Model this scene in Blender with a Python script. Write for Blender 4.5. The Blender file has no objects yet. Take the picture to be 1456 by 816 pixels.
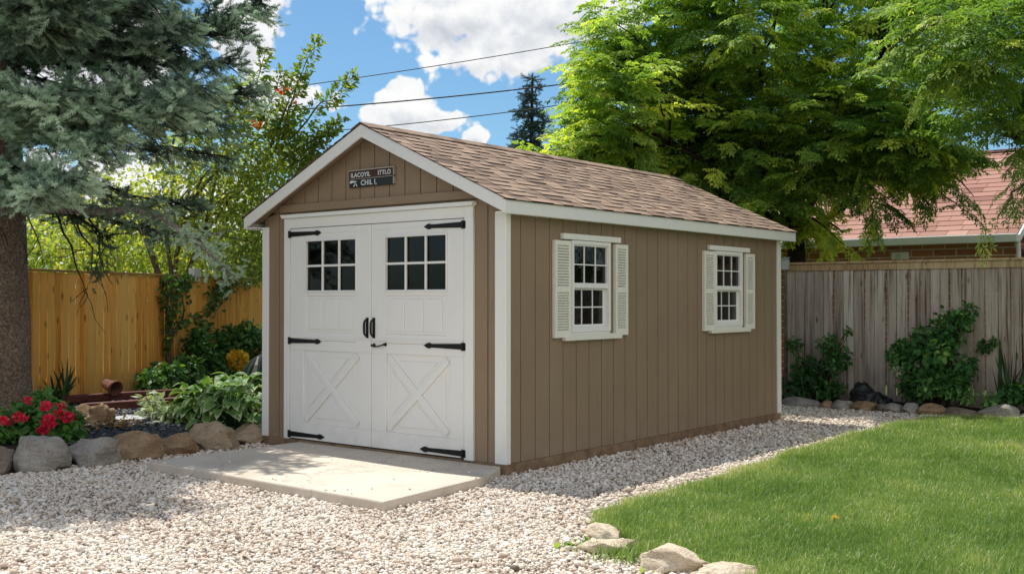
import bpy, bmesh, math, random
import numpy as np
from mathutils import Vector, Matrix, noise as mnoise

rng = np.random.default_rng(11)
random.seed(5)
SC = bpy.context.scene
COL = SC.collection
PI = math.pi

# ------------------------------------------------------------------ camera constants
CAM = np.array([5.84, -7.2435, 1.5092]); YAW, PITCH, F = -.6727, .0116, 1539.4
FW = np.array([math.sin(YAW)*math.cos(PITCH), math.cos(YAW)*math.cos(PITCH), math.sin(PITCH)])
RT = np.array([math.cos(YAW), -math.sin(YAW), 0.0]); UP = np.cross(RT, FW)
def at(px, py, D):                       # a photo position at distance D -> world point
    return CAM + D*(FW + RT*(px-728)/F + UP*(408-py)/F)
def on_ground(px, py, z=0.0):
    d = at(px, py, 1.0) - CAM
    return CAM + d*((z-CAM[2])/d[2])

# ------------------------------------------------------------------ tagging
ORIGIN = {}
def tag(o, label=None, cat=None, group=None, kind=None):
    if label: o['label'] = label
    if cat: o['category'] = cat
    if group: o['group'] = group
    if kind: o['kind'] = kind
    return o
def thing(name, loc, label, cat, group=None):
    o = bpy.data.objects.new(name, None); COL.objects.link(o)
    o.empty_display_size = .2
    o.location = Vector([float(c) for c in loc]); ORIGIN[o.name] = np.array(loc, float)
    return tag(o, label, cat, group)
def link_mesh(name, me, m, parent=None, loc=None):
    o = bpy.data.objects.new(name, me); COL.objects.link(o)
    if m is not None: me.materials.append(m)
    if parent is not None:
        o.parent = parent; ORIGIN[o.name] = ORIGIN[parent.name]
    else:
        org = np.zeros(3) if loc is None else np.array(loc, float)
        o.location = Vector([float(c) for c in org]); ORIGIN[o.name] = org
    return o

# ------------------------------------------------------------------ mesh helpers
def np_mesh(name, V, FL, m, parent=None, loc=None, attrs=None, smooth=False):
    """V (n,3) world coordinates; FL list of (k,m) index arrays"""
    org = ORIGIN[parent.name] if parent is not None else (np.zeros(3) if loc is None else np.array(loc, float))
    V = (np.asarray(V, float) - org).astype(np.float32)
    me = bpy.data.meshes.new(name)
    me.vertices.add(len(V)); me.vertices.foreach_set('co', V.ravel())
    nl = sum(f.size for f in FL); npoly = sum(len(f) for f in FL)
    me.loops.add(nl); me.polygons.add(npoly)
    me.loops.foreach_set('vertex_index', np.concatenate([f.ravel() for f in FL]).astype(np.int32))
    sizes = np.concatenate([np.full(len(f), f.shape[1]) for f in FL]).astype(np.int32)
    starts = np.concatenate([[0], np.cumsum(sizes)[:-1]]).astype(np.int32)
    me.polygons.foreach_set('loop_start', starts)
    if smooth: me.polygons.foreach_set('use_smooth', np.ones(npoly, bool))
    me.update(calc_edges=True)
    for k, a in (attrs or {}).items():
        at_ = me.attributes.new(k, 'FLOAT', 'POINT'); at_.data.foreach_set('value', np.asarray(a, np.float32))
    me.validate()
    return link_mesh(name, me, m, parent, loc)

class MB:
    def __init__(s): s.v = []; s.f = []; s.t = []; s.tint = .5
    def add(s, vs, fs):
        b = len(s.v); s.v += [tuple(float(c) for c in p) for p in vs]; s.f += [tuple(i+b for i in f) for f in fs]
        s.t += [s.tint]*len(vs); return s
    def box(s, x0, x1, y0, y1, z0, z1):
        return s.add([(x0,y0,z0),(x1,y0,z0),(x1,y1,z0),(x0,y1,z0),(x0,y0,z1),(x1,y0,z1),(x1,y1,z1),(x0,y1,z1)],
            [(0,3,2,1),(4,5,6,7),(0,1,5,4),(1,2,6,5),(2,3,7,6),(3,0,4,7)])
    def prism(s, poly, off):
        n = len(poly); off = np.array(off, float)
        a = [np.array(p, float) for p in poly]
        nrm = np.zeros(3)
        for i in range(n): nrm += np.cross(a[i], a[(i+1) % n])
        if np.dot(nrm, off) > 0: a = a[::-1]
        vs = a + [p+off for p in a]
        fs = [tuple(range(n)), tuple(range(2*n-1, n-1, -1))]
        for i in range(n):
            j = (i+1) % n; fs.append((j, i, i+n, j+n))
        return s.add(vs, fs)
    def obox(s, c, ax, ay, az):           # oriented box, half-axis vectors
        c, ax, ay, az = [np.array(q, float) for q in (c, ax, ay, az)]
        vs = [c+sx*ax+sy*ay+sz*az for sz in (-1, 1) for sx, sy in ((-1,-1),(1,-1),(1,1),(-1,1))]
        return s.add(vs, [(0,3,2,1),(4,5,6,7),(0,1,5,4),(1,2,6,5),(2,3,7,6),(3,0,4,7)])
    def tube(s, pts, rad, seg=7, cap=True):
        pts = [np.array(p, float) for p in pts]; n = len(pts)
        if np.isscalar(rad): rad = [rad]*n
        vs = []; fs = []
        u = None
        for i in range(n):
            d = pts[min(i+1, n-1)] - pts[max(i-1, 0)]; d = d/(np.linalg.norm(d)+1e-9)
            if u is None:
                u = np.cross(d, [0,0,1.0] if abs(d[2]) < .9 else [1.0,0,0])
            u = u - d*np.dot(u, d); u /= (np.linalg.norm(u)+1e-9); w = np.cross(d, u)
            for k in range(seg):
                a = 2*PI*k/seg; vs.append(pts[i] + rad[i]*(math.cos(a)*u + math.sin(a)*w))
        for i in range(n-1):
            for k in range(seg):
                k2 = (k+1) % seg
                fs.append((i*seg+k, i*seg+k2, (i+1)*seg+k2, (i+1)*seg+k))
        if cap: fs += [tuple(range(seg-1, -1, -1)), tuple((n-1)*seg+k for k in range(seg))]
        return s.add(vs, fs)
    def lathe(s, c, prof, seg=20, axis=None):
        c = np.array(c, float); R = np.eye(3) if axis is None else axis
        vs = []; fs = []
        for r, z in prof:
            for k in range(seg):
                a = 2*PI*k/seg; vs.append(c + R @ np.array([r*math.cos(a), r*math.sin(a), z]))
        for i in range(len(prof)-1):
            for k in range(seg):
                k2 = (k+1) % seg; fs.append((i*seg+k, i*seg+k2, (i+1)*seg+k2, (i+1)*seg+k))
        return s.add(vs, fs)
    def build(s, name, m, parent=None, loc=None, bevel=None, smooth=False, tint=False):
        org = ORIGIN[parent.name] if parent is not None else (np.zeros(3) if loc is None else np.array(loc, float))
        me = bpy.data.meshes.new(name)
        me.from_pydata([tuple(np.array(p)-org) for p in s.v], [], s.f); me.update()
        if tint:
            a = me.attributes.new('tint', 'FLOAT', 'POINT'); a.data.foreach_set('value', np.array(s.t, np.float32))
        if smooth:
            for p in me.polygons: p.use_smooth = True
        o = link_mesh(name, me, m, parent, loc)
        if bevel:
            b = o.modifiers.new('bevel', 'BEVEL'); b.width = bevel; b.segments = 2; b.limit_method = 'ANGLE'; b.angle_limit = math.radians(40)
        return o

# ------------------------------------------------------------------ node helpers
class NT:
    def __init__(s, nt): s.nt = nt
    def n(s, t, ins=None, **attrs):
        nd = s.nt.nodes.new(t)
        for k, v in attrs.items(): setattr(nd, k, v)
        for k, v in (ins or {}).items():
            if isinstance(v, bpy.types.NodeSocket): s.nt.links.new(v, nd.inputs[k])
            else: nd.inputs[k].default_value = v
        return nd
    def math(s, op, a, b=0.0, clamp=False):
        return s.n('ShaderNodeMath', {0: a, 1: b}, operation=op, use_clamp=clamp).outputs[0]
    def vmath(s, op, a, b=(0,0,0)):
        return s.n('ShaderNodeVectorMath', {0: a, 1: b}, operation=op).outputs[0]
    def ramp(s, fac, stops, interp='LINEAR'):
        r = s.n('ShaderNodeValToRGB', {0: fac}); cr = r.color_ramp; cr.interpolation = interp
        while len(cr.elements) < len(stops): cr.elements.new(.5)
        for e, (p, c) in zip(cr.elements, stops):
            e.position = p; e.color = (*c, 1) if len(c) == 3 else c
        return r.outputs[0]
    def mix(s, fac, a, b, blend='MIX'):
        m = s.n('ShaderNodeMix', data_type='RGBA', blend_type=blend)
        for i, v in ((0, fac), (6, a), (7, b)):
            if isinstance(v, bpy.types.NodeSocket): s.nt.links.new(v, m.inputs[i])
            else: m.inputs[i].default_value = (*v, 1) if isinstance(v, tuple) and len(v) == 3 else v
        return m.outputs[2]
    def noise(s, vec, scale, detail=4, rough=.55):
        return s.n('ShaderNodeTexNoise', {'Vector': vec, 'Scale': scale, 'Detail': detail, 'Roughness': rough}).outputs[0]
    def mapr(s, v, a, b, c=0.0, d=1.0):
        return s.n('ShaderNodeMapRange', {0: v, 1: a, 2: b, 3: c, 4: d}).outputs[0]
def material(name):
    m = bpy.data.materials.new(name); m.use_nodes = True
    nt = m.node_tree; nt.nodes.clear(); g = NT(nt)
    g.out = nt.nodes.new('ShaderNodeOutputMaterial'); g.m = m
    g.co = g.n('ShaderNodeTexCoord').outputs['Object']
    return g
def finish(g, color, rough=.6, bump=None, bstr=.3, bdist=.01, metal=0.0, spec=.4, **kw):
    p = g.n('ShaderNodeBsdfPrincipled', {'Roughness': rough, 'Metallic': metal, 'Specular IOR Level': spec})
    for k, v in kw.items(): p.inputs[k].default_value = v
    if isinstance(color, bpy.types.NodeSocket): g.nt.links.new(color, p.inputs['Base Color'])
    else: p.inputs['Base Color'].default_value = (*color, 1)
    if bump is not None:
        b = g.n('ShaderNodeBump', {'Height': bump, 'Strength': bstr, 'Distance': bdist})
        g.nt.links.new(b.outputs[0], p.inputs['Normal'])
    g.nt.links.new(p.outputs[0], g.out.inputs[0])
    return g.m
def scaled(g, vec, s): return g.vmath('MULTIPLY', vec, s)
def tint_attr(g): return g.n('ShaderNodeAttribute', attribute_name='tint').outputs['Fac']

# ------------------------------------------------------------------ materials
def mat_paint(name, c, grain_axis='z', var=.08, bstr=.25, rough=.55, dirt_amt=.22, dirt_c=(.22, .19, .15)):
    g = material(name)
    sc = (60, 60, 3) if grain_axis == 'z' else (3, 60, 60)
    gr = g.noise(scaled(g, g.co, sc), 1.0, 5, .65)
    big = g.noise(g.co, 1.3, 5, .6)
    f = g.math('ADD', g.math('MULTIPLY', gr, .5), g.math('MULTIPLY', big, .5))
    col = g.mix(g.mapr(f, .35, .65), tuple(x*(1-var) for x in c), tuple(min(1, x*(1+var)) for x in c))
    z = g.n('ShaderNodeSeparateXYZ', {0: g.co}).outputs[2]
    dirt = g.math('MULTIPLY', g.mapr(z, .45, .05), g.mapr(g.noise(g.co, 7, 5, .65), .4, .75))
    col = g.mix(g.math('MULTIPLY', dirt, dirt_amt), col, dirt_c)
    fade = g.noise(scaled(g, g.co, (1.2, 1.2, .35)), 1, 5, .6)
    col = g.mix(g.mapr(fade, .50, .75, 0, var*1.6), col, (.42, .36, .29))
    return finish(g, col, rough, gr, bstr, .004, spec=.35)
M = {}
M['siding'] = mat_paint('siding_paint', (.290, .206, .133), var=.10, bstr=.35, rough=.6, dirt_amt=.5, dirt_c=(.36, .30, .235))
M['brown_trim'] = mat_paint('brown_trim_paint', (.295, .211, .137), 'x', var=.08)
M['white'] = mat_paint('white_paint', (.90, .885, .85), var=.02, bstr=.12, rough=.42)
M['cream'] = mat_paint('cream_paint', (.87, .84, .75), var=.025, bstr=.1, rough=.5)
g = material('skid_timber')
n1 = g.noise(scaled(g, g.co, (5, 5, 60)), 1, 5, .6); n2 = g.noise(g.co, 9, 5, .6)
M['skid'] = finish(g, g.mix(g.mapr(n2, .35, .7), (.30, .20, .12), (.16, .10, .06)), .8, n1, .5, .006)
g = material('black_iron')
M['iron'] = finish(g, g.mix(g.noise(g.co, 40, 4), (.012, .012, .013), (.035, .033, .032)), .42, g.noise(g.co, 90, 3), .3, .002, metal=.6)
g = material('dark_wire'); M['wire'] = finish(g, (.015, .015, .017), .6)

g = material('window_glass')
fr = g.n('ShaderNodeFresnel', {'IOR': 1.5}).outputs[0]
wob = g.n('ShaderNodeBump', {'Height': g.noise(g.co, 5, 2), 'Strength': .12, 'Distance': .01}).outputs[0]
gl = g.n('ShaderNodeBsdfGlossy', {'Color': (1,1,1,1), 'Roughness': .015, 'Normal': wob}).outputs[0]
tr = g.n('ShaderNodeBsdfTransparent', {'Color': (.42,.42,.41,1)}).outputs[0]
g.nt.links.new(g.n('ShaderNodeMixShader', {0: g.math('MULTIPLY', fr, .65), 1: tr, 2: gl}).outputs[0], g.out.inputs[0])
M['glass'] = g.m
g = material('side_window_glass')
fr = g.n('ShaderNodeFresnel', {'IOR': 1.5}).outputs[0]
wob = g.n('ShaderNodeBump', {'Height': g.noise(g.co, 6, 2), 'Strength': .2, 'Distance': .012}).outputs[0]
gl = g.n('ShaderNodeBsdfGlossy', {'Color': (1,1,1,1), 'Roughness': .015, 'Normal': wob}).outputs[0]
tr = g.n('ShaderNodeBsdfTransparent', {'Color': (.42,.42,.41,1)}).outputs[0]
g.nt.links.new(g.n('ShaderNodeMixShader', {0: g.math('ADD', g.math('MULTIPLY', fr, 1.0), .015), 1: tr, 2: gl}).outputs[0], g.out.inputs[0])
M['glass_side'] = g.m

g = material('roof_shingle')
t = tint_attr(g); gran = g.noise(g.co, 260, 3, .7); big = g.noise(g.co, 2.2, 4, .6)
f = g.math('ADD', g.math('ADD', t, g.math('MULTIPLY', g.math('SUBTRACT', gran, .5), .35)), g.math('MULTIPLY', g.math('SUBTRACT', big, .5), .25))
col = g.ramp(f, [(0, (.032,.024,.022)), (.28, (.125,.088,.068)), (.5, (.285,.20,.145)), (.75, (.42,.30,.215)), (1, (.52,.39,.29))])
M['shingle'] = finish(g, col, .9, gran, .5, .003, spec=.2)

g = material('concrete')
a = g.noise(g.co, 1.6, 6, .62); b = g.noise(g.co, 45, 5, .7)
f = g.math('ADD', g.math('MULTIPLY', a, .75), g.math('MULTIPLY', b, .25))
col = g.ramp(f, [(.3, (.48,.405,.325)), (.5, (.63,.55,.455)), (.7, (.71,.63,.53))])
col = g.mix(g.mapr(g.noise(g.co, 3.5, 6, .7), .58, .74, 0, .8), col, (.40,.34,.28))
ck = g.n('ShaderNodeTexVoronoi', {'Vector': g.vmath('ADD', g.co, g.vmath('MULTIPLY', g.n('ShaderNodeTexNoise', {'Vector': g.co, 'Scale': 5.0, 'Detail': 5.0}).outputs[1], (.35,.35,.35))), 'Scale': .75}, feature='DISTANCE_TO_EDGE').outputs['Distance']
col = g.mix(g.mapr(ck, .0015, .004, .55, 0), col, (.20,.17,.14))
M['concrete'] = finish(g, col, .85, b, .35, .004, spec=.25)

def mat_gravel_sheet():
    g = material('gravel_sheet')
    v = g.n('ShaderNodeTexVoronoi', {'Vector': g.co, 'Scale': 42.0, 'Randomness': 1.0})
    cr = g.n('ShaderNodeSeparateColor', {0: v.outputs['Color']}).outputs[0]
    col = g.ramp(cr, [(0, (.18,.15,.125)), (.4, (.42,.36,.30)), (.75, (.60,.54,.47)), (1, (.72,.68,.62))])
    col = g.mix(g.mapr(v.outputs['Distance'], .35, .75), col, (.10,.085,.07))
    return finish(g, col, .85, g.math('SUBTRACT', 1.0, v.outputs['Distance']), .9, .02, spec=.2)
M['gravel_sheet'] = mat_gravel_sheet()
g = material('gravel_stone')
t = tint_attr(g); n1 = g.noise(g.co, 60, 4, .65)
f = g.math('ADD', t, g.math('MULTIPLY', g.math('SUBTRACT', n1, .5), .35))
col = g.ramp(f, [(0, (.15,.11,.085)), (.12, (.31,.235,.18)), (.28, (.57,.455,.345)), (.5, (.75,.64,.52)), (.75, (.85,.77,.67)), (1, (.90,.85,.78))])
M['stone'] = finish(g, col, .8, n1, .3, .004, spec=.25)

def mat_rock(name, c0, c1, c2):
    g = material(name)
    a = g.noise(g.co, 3.2, 7, .62); b = g.noise(scaled(g, g.co, (1, 1, 3)), 9, 8, .7); c = g.noise(g.co, 55, 4, .7)
    f = g.math('ADD', g.math('MULTIPLY', a, .55), g.math('ADD', g.math('MULTIPLY', b, .3), g.math('MULTIPLY', c, .15)))
    col = g.ramp(f, [(.34, c0), (.5, c1), (.64, c2)])
    crack = g.n('ShaderNodeTexVoronoi', {'Vector': g.vmath('ADD', g.co, g.n('ShaderNodeTexNoise', {'Vector': g.co, 'Scale': 6.0}).outputs[1]), 'Scale': 4.0}, feature='DISTANCE_TO_EDGE').outputs['Distance']
    col = g.mix(g.mapr(crack, .0, .022, .55, 0), col, tuple(x*.35 for x in c0))
    h = g.math('ADD', g.math('MULTIPLY', b, .7), g.math('MULTIPLY', c, .3))
    sp = g.noise(g.co, 140, 3, .7)
    col = g.mix(g.mapr(sp, .55, .75, 0, .5), col, tuple(x*.55 for x in c1)); col = g.mix(g.mapr(g.noise(g.co, 5, 6, .7), .56, .70, 0, .55), col, tuple(min(1, x*1.25) for x in c2))
    return finish(g, col, .88, h, 1.0, .05, spec=.2)
M['rock_gray'] = mat_rock('rock_gray', (.20,.175,.15), (.44,.395,.345), (.58,.535,.475))
M['rock_tan'] = mat_rock('rock_tan', (.17,.105,.06), (.42,.28,.165), (.58,.43,.28))
M['rock_buff'] = mat_rock('rock_buff', (.28,.20,.125), (.53,.41,.275), (.65,.54,.40))
M['rock_pale'] = mat_rock('rock_pale', (.56,.42,.27), (.84,.70,.52), (.93,.83,.67))
M['rock_dark'] = mat_rock('rock_dark', (.12,.085,.06), (.27,.21,.16), (.40,.33,.26))

def mat_wood(name, stops, knots, streak=.0):
    g = material(name); t = tint_attr(g)
    off = g.n('ShaderNodeCombineXYZ', {0: g.math('MULTIPLY', t, 37.0), 1: g.math('MULTIPLY', t, 91.0), 2: g.math('MULTIPLY', t, 53.0)}).outputs[0]
    pc = g.vmath('ADD', g.co, off)
    gr = g.noise(scaled(g, pc, (28, 28, 1.6)), 1, 6, .65)
    gr2 = g.noise(scaled(g, pc, (7, 7, .9)), 1, 4, .6)
    f = g.math('ADD', g.math('MULTIPLY', gr, .42), g.math('ADD', g.math('MULTIPLY', gr2, .33), g.math('MULTIPLY', t, .30)))
    col = g.ramp(f, stops)
    kv = g.n('ShaderNodeTexVoronoi', {'Vector': scaled(g, pc, (7.0, 7.0, 2.4)), 'Scale': 1.0}).outputs['Distance']
    col = g.mix(g.mapr(kv, .06, .17, .85, 0), col, knots)
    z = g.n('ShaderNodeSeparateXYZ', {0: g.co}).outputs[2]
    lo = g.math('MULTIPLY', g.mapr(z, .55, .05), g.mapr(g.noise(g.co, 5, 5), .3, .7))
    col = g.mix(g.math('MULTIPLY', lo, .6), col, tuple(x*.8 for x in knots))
    if streak:
        st = g.noise(scaled(g, pc, (20, 20, .55)), 1, 5, .7)
        col = g.mix(g.mapr(st, .52, .66, 0, streak), col, knots)
    return finish(g, col, .8, gr, .5, .004, spec=.2)
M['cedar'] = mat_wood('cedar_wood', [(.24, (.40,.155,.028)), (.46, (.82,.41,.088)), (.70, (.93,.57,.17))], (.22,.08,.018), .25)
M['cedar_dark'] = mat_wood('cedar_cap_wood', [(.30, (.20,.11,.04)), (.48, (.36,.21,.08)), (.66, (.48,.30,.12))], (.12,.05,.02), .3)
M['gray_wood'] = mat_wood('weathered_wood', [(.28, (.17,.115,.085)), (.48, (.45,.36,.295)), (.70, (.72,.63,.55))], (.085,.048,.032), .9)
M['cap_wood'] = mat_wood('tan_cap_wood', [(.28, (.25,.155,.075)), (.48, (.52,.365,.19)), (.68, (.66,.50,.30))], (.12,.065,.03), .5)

def mat_bark(name, c0, c1, sc=(14, 14, 5)):
    g = material(name)
    v = g.n('ShaderNodeTexVoronoi', {'Vector': scaled(g, g.vmath('ADD', g.co, g.n('ShaderNodeTexNoise', {'Vector': g.co, 'Scale': 8.0}).outputs[1]), sc), 'Scale': 1.0}).outputs['Distance']
    n = g.noise(scaled(g, g.co, sc), 2.2, 7, .7)
    f = g.math('ADD', g.math('MULTIPLY', v, .5), g.math('MULTIPLY', n, .5))
    return finish(g, g.ramp(f, [(.25, c1), (.6, c0)]), .9, g.math('SUBTRACT', 1.0, f), 1.0, .03, spec=.15)
M['bark_spruce'] = mat_bark('spruce_bark', (.15,.108,.082), (.50,.39,.31), (16, 16, 11))
M['bark_dark'] = mat_bark('dark_bark', (.028,.02,.015), (.10,.075,.055))
M['bark_light'] = mat_bark('light_bark', (.09,.07,.05), (.28,.23,.17))
M['lichen_bark'] = mat_bark('lichen_bark', (.26,.22,.19), (.72,.68,.62), (20, 20, 9))

def mat_leaf(name, stops, trans=.35, tcol=(1.25, 1.3, .55), rough=.5, spec=.35, edge=None, gain=1.0):
    stops = [(p, tuple(min(.9, x*gain) for x in c)) for p, c in stops]
    g = material(name); t = tint_attr(g)
    rnd = g.noise(g.co, 1.1, 3)
    f = g.math('ADD', t, g.math('MULTIPLY', g.math('SUBTRACT', rnd, .5), .5), clamp=True)
    col = g.ramp(f, stops)
    if edge:
        e = g.n('ShaderNodeAttribute', attribute_name='edge').outputs['Fac']
        col = g.mix(g.mapr(e, .82, 1.0, 0, .8), col, edge)
    p = g.n('ShaderNodeBsdfPrincipled', {'Base Color': col, 'Roughness': rough, 'Specular IOR Level': spec})
    tl = g.n('ShaderNodeBsdfTranslucent', {'Color': g.mix(1.0, col, (*tcol,), 'MULTIPLY')})
    g.nt.links.new(g.n('ShaderNodeMixShader', {0: trans, 1: p.outputs[0], 2: tl.outputs[0]}).outputs[0], g.out.inputs[0])
    return g.m
M['leaf_big'] = mat_leaf('locust_leaf', [(0, (.020,.045,.012)), (.4, (.058,.102,.022)), (.7, (.135,.185,.035)), (1, (.30,.31,.055))], .52, gain=2.9)
M['leaf_yellow'] = mat_leaf('yellow_green_leaf', [(0, (.05,.095,.015)), (.45, (.13,.18,.03)), (.8, (.235,.265,.045)), (1, (.36,.33,.06))], .55, gain=1.8)
M['leaf_apple'] = mat_leaf('orchard_leaf', [(0, (.038,.066,.018)), (.4, (.092,.130,.034)), (.75, (.195,.225,.058)), (1, (.36,.33,.08))], .58, gain=2.05)
M['leaf_right'] = mat_leaf('ash_leaf', [(0, (.026,.062,.014)), (.45, (.072,.132,.027)), (.8, (.145,.205,.045)), (1, (.30,.33,.07))], .5, gain=2.1)
M['leaf_dark'] = mat_leaf('shrub_leaf', [(0, (.012,.035,.010)), (.5, (.030,.080,.022)), (.85, (.075,.15,.04)), (1, (.15,.23,.06))], .3, gain=2.6)
M['leaf_vine'] = mat_leaf('vine_leaf', [(0, (.016,.045,.012)), (.5, (.040,.095,.022)), (.9, (.10,.17,.035)), (1, (.20,.24,.05))], .35, gain=2.0)
M['leaf_ger'] = mat_leaf('geranium_leaf', [(0, (.02,.06,.015)), (.5, (.045,.12,.025)), (1, (.12,.22,.05))], .3, gain=2.0)
M['leaf_hosta'] = mat_leaf('hosta_leaf', [(0, (.05,.12,.03)), (.5, (.10,.20,.045)), (.85, (.19,.30,.07)), (1, (.30,.40,.12))], .3, gain=1.3, edge=(.52,.58,.34))
M['leaf_varieg'] = mat_leaf('pale_leaf', [(0, (.10,.17,.07)), (.5, (.24,.32,.16)), (1, (.50,.55,.36))], .3)
M['leaf_iris'] = mat_leaf('iris_leaf', [(0, (.015,.04,.015)), (.5, (.035,.085,.03)), (1, (.09,.16,.06))], .25)
M['needle'] = mat_leaf('spruce_needle', [(0, (.011,.020,.013)), (.4, (.050,.078,.056)), (.72, (.142,.188,.145)), (1, (.250,.300,.235))], .25, tcol=(1.0, 1.05, .85), rough=.65, gain=2.9, spec=.2)
M['needle_far'] = mat_leaf('far_spruce_needle', [(0, (.015,.032,.030)), (.5, (.035,.065,.052)), (1, (.085,.125,.09))], .15, tcol=(1, 1, .8), gain=1.6)
M['grass'] = mat_leaf('grass_blade', [(0, (.052,.098,.020)), (.35, (.096,.165,.034)), (.65, (.155,.225,.056)), (.85, (.27,.305,.115)), (1, (.44,.40,.22))], .38, tcol=(1.15, 1.15, .65), gain=1.95, rough=.38, spec=.5)
M['petal_red'] = mat_leaf('red_petal', [(0, (.60,.012,.05)), (.5, (.88,.03,.10)), (1, (.92,.16,.22))], .3, tcol=(1.1, .8, .8))
M['petal_yellow'] = mat_leaf('yellow_petal', [(0, (.75,.42,.02)), (1, (.92,.66,.06))], .3, tcol=(1, 1, .7))
M['petal_white'] = mat_leaf('cream_petal', [(0, (.50,.52,.36)), (1, (.75,.75,.60))], .3, tcol=(1, 1, .9))
M['dry_leaf'] = mat_leaf('dry_leaf', [(0, (.16,.07,.02)), (.5, (.34,.19,.06)), (1, (.50,.36,.16))], .2, tcol=(1, .9, .6))
M['red_leaf'] = mat_leaf('orange_leaf', [(0, (.55,.06,.02)), (1, (.70,.20,.03))], .4, tcol=(1, .9, .6))

g = material('soil')
n = g.noise(g.co, 14, 7, .7)
M['soil'] = finish(g, g.ramp(n, [(.3, (.018,.013,.010)), (.55, (.052,.038,.028)), (.75, (.11,.085,.065))]), .95, n, .9, .03, spec=.15)
g = material('lawn_soil')
n = g.noise(g.co, 9, 6, .7)
M['lawn_soil'] = finish(g, g.ramp(n, [(.3, (.035,.06,.012)), (.6, (.07,.10,.025)), (.8, (.13,.13,.05))]), .95, n, .6, .02, spec=.1)
g = material('yard_ground')
n = g.noise(g.co, .6, 8, .65)
M['ground'] = finish(g, g.ramp(n, [(.35, (.04,.065,.018)), (.6, (.085,.11,.035)), (.75, (.16,.14,.08))]), .95, n, .4, .05, spec=.1)
g = material('slate_chip')
t = tint_attr(g)
M['slate'] = finish(g, g.ramp(t, [(0, (.014,.015,.018)), (.6, (.055,.060,.072)), (.9, (.13,.14,.165)), (1, (.30,.31,.33))]), .5, g.noise(g.co, 50, 4), .4, .004, spec=.5)
g = material('flagstone'); M['flag'] = finish(g, g.ramp(g.noise(g.co, 12, 6), [(.3, (.30,.31,.33)), (.7, (.55,.56,.58))]), .7, g.noise(g.co, 40, 4), .3, .004)
g = material('red_timber'); n = g.noise(scaled(g, g.co, (8, 8, 30)), 1, 5)
M['red_timber'] = finish(g, g.ramp(n, [(.3, (.055,.015,.012)), (.7, (.19,.055,.04))]), .75, n, .6, .01)
g = material('terracotta'); n = g.noise(g.co, 18, 5)
M['terracotta'] = finish(g, g.ramp(n, [(.3, (.085,.030,.018)), (.7, (.22,.085,.05))]), .8, n, .3, .004)
g = material('black_plastic'); n = g.noise(g.co, 7, 5, .6)
M['black_plastic'] = finish(g, (.010,.010,.012), .3, n, .8, .05, spec=.5)
g = material('gray_plastic'); M['gray_box'] = finish(g, g.mix(g.noise(g.co, 12, 4), (.52,.52,.51), (.66,.66,.65)), .5)
g = material('dark_cloth')
n = g.noise(scaled(g, g.co, (9, 9, 2.5)), 1, 5, .6)
M['cloth'] = finish(g, g.ramp(n, [(.35, (.010,.015,.012)), (.55, (.02,.04,.034)), (.68, (.035,.07,.055))]), .8, n, .6, .03)
g = material('pale_strap'); M['strap'] = finish(g, g.mix(g.noise(g.co, 30, 3), (.30,.30,.22), (.44,.43,.34)), .8)

g = material('house_brick')
sep = g.n('ShaderNodeSeparateXYZ', {0: g.co})
uv = g.n('ShaderNodeCombineXYZ', {0: g.math('ADD', sep.outputs[0], sep.outputs[1]), 1: sep.outputs[2], 2: 0.0}).outputs[0]
bt = g.n('ShaderNodeTexBrick', {'Vector': uv, 'Color1': (.52,.19,.09,1), 'Color2': (.36,.125,.065,1), 'Mortar': (.66,.58,.50,1), 'Scale': 1.0, 'Mortar Size': .012, 'Brick Width': .40, 'Row Height': .135, 'Bias': .1})
M['brick'] = finish(g, g.mix(g.mapr(g.noise(g.co, 9, 5), .3, .7, 0, .45), bt.outputs[0], (.56,.27,.15)), .85, bt.outputs['Fac'], -.6, .01)
g = material('house_shingle')
t = tint_attr(g); n = g.noise(g.co, 70, 3, .7); n2 = g.noise(g.co, .8, 4)
f = g.math('ADD', t, g.math('ADD', g.math('MULTIPLY', g.math('SUBTRACT', n, .5), .3), g.math('MULTIPLY', g.math('SUBTRACT', n2, .5), .5)))
M['house_shingle'] = finish(g, g.ramp(f, [(0, (.24,.115,.09)), (.4, (.40,.215,.17)), (.75, (.48,.275,.22)), (1, (.56,.345,.28))]), .9, n, .4, .004, spec=.15)
g = material('house_siding'); M['house_siding'] = finish(g, g.mix(g.noise(g.co, 3, 4), (.42,.43,.43), (.52,.53,.53)), .7)
g = material('sign_black'); M['sign_black'] = finish(g, (.012,.011,.012), .3)
g = material('sign_bronze'); M['sign_bronze'] = finish(g, g.mix(g.noise(g.co, 30, 3), (.10,.055,.035), (.05,.025,.016)), .45, metal=.4)
g = material('sign_edge'); M['sign_edge'] = finish(g, (.50,.44,.36), .4, metal=.3)
g = material('sign_letter'); M['sign_letter'] = finish(g, (.75,.76,.78), .35, metal=.2)

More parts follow.
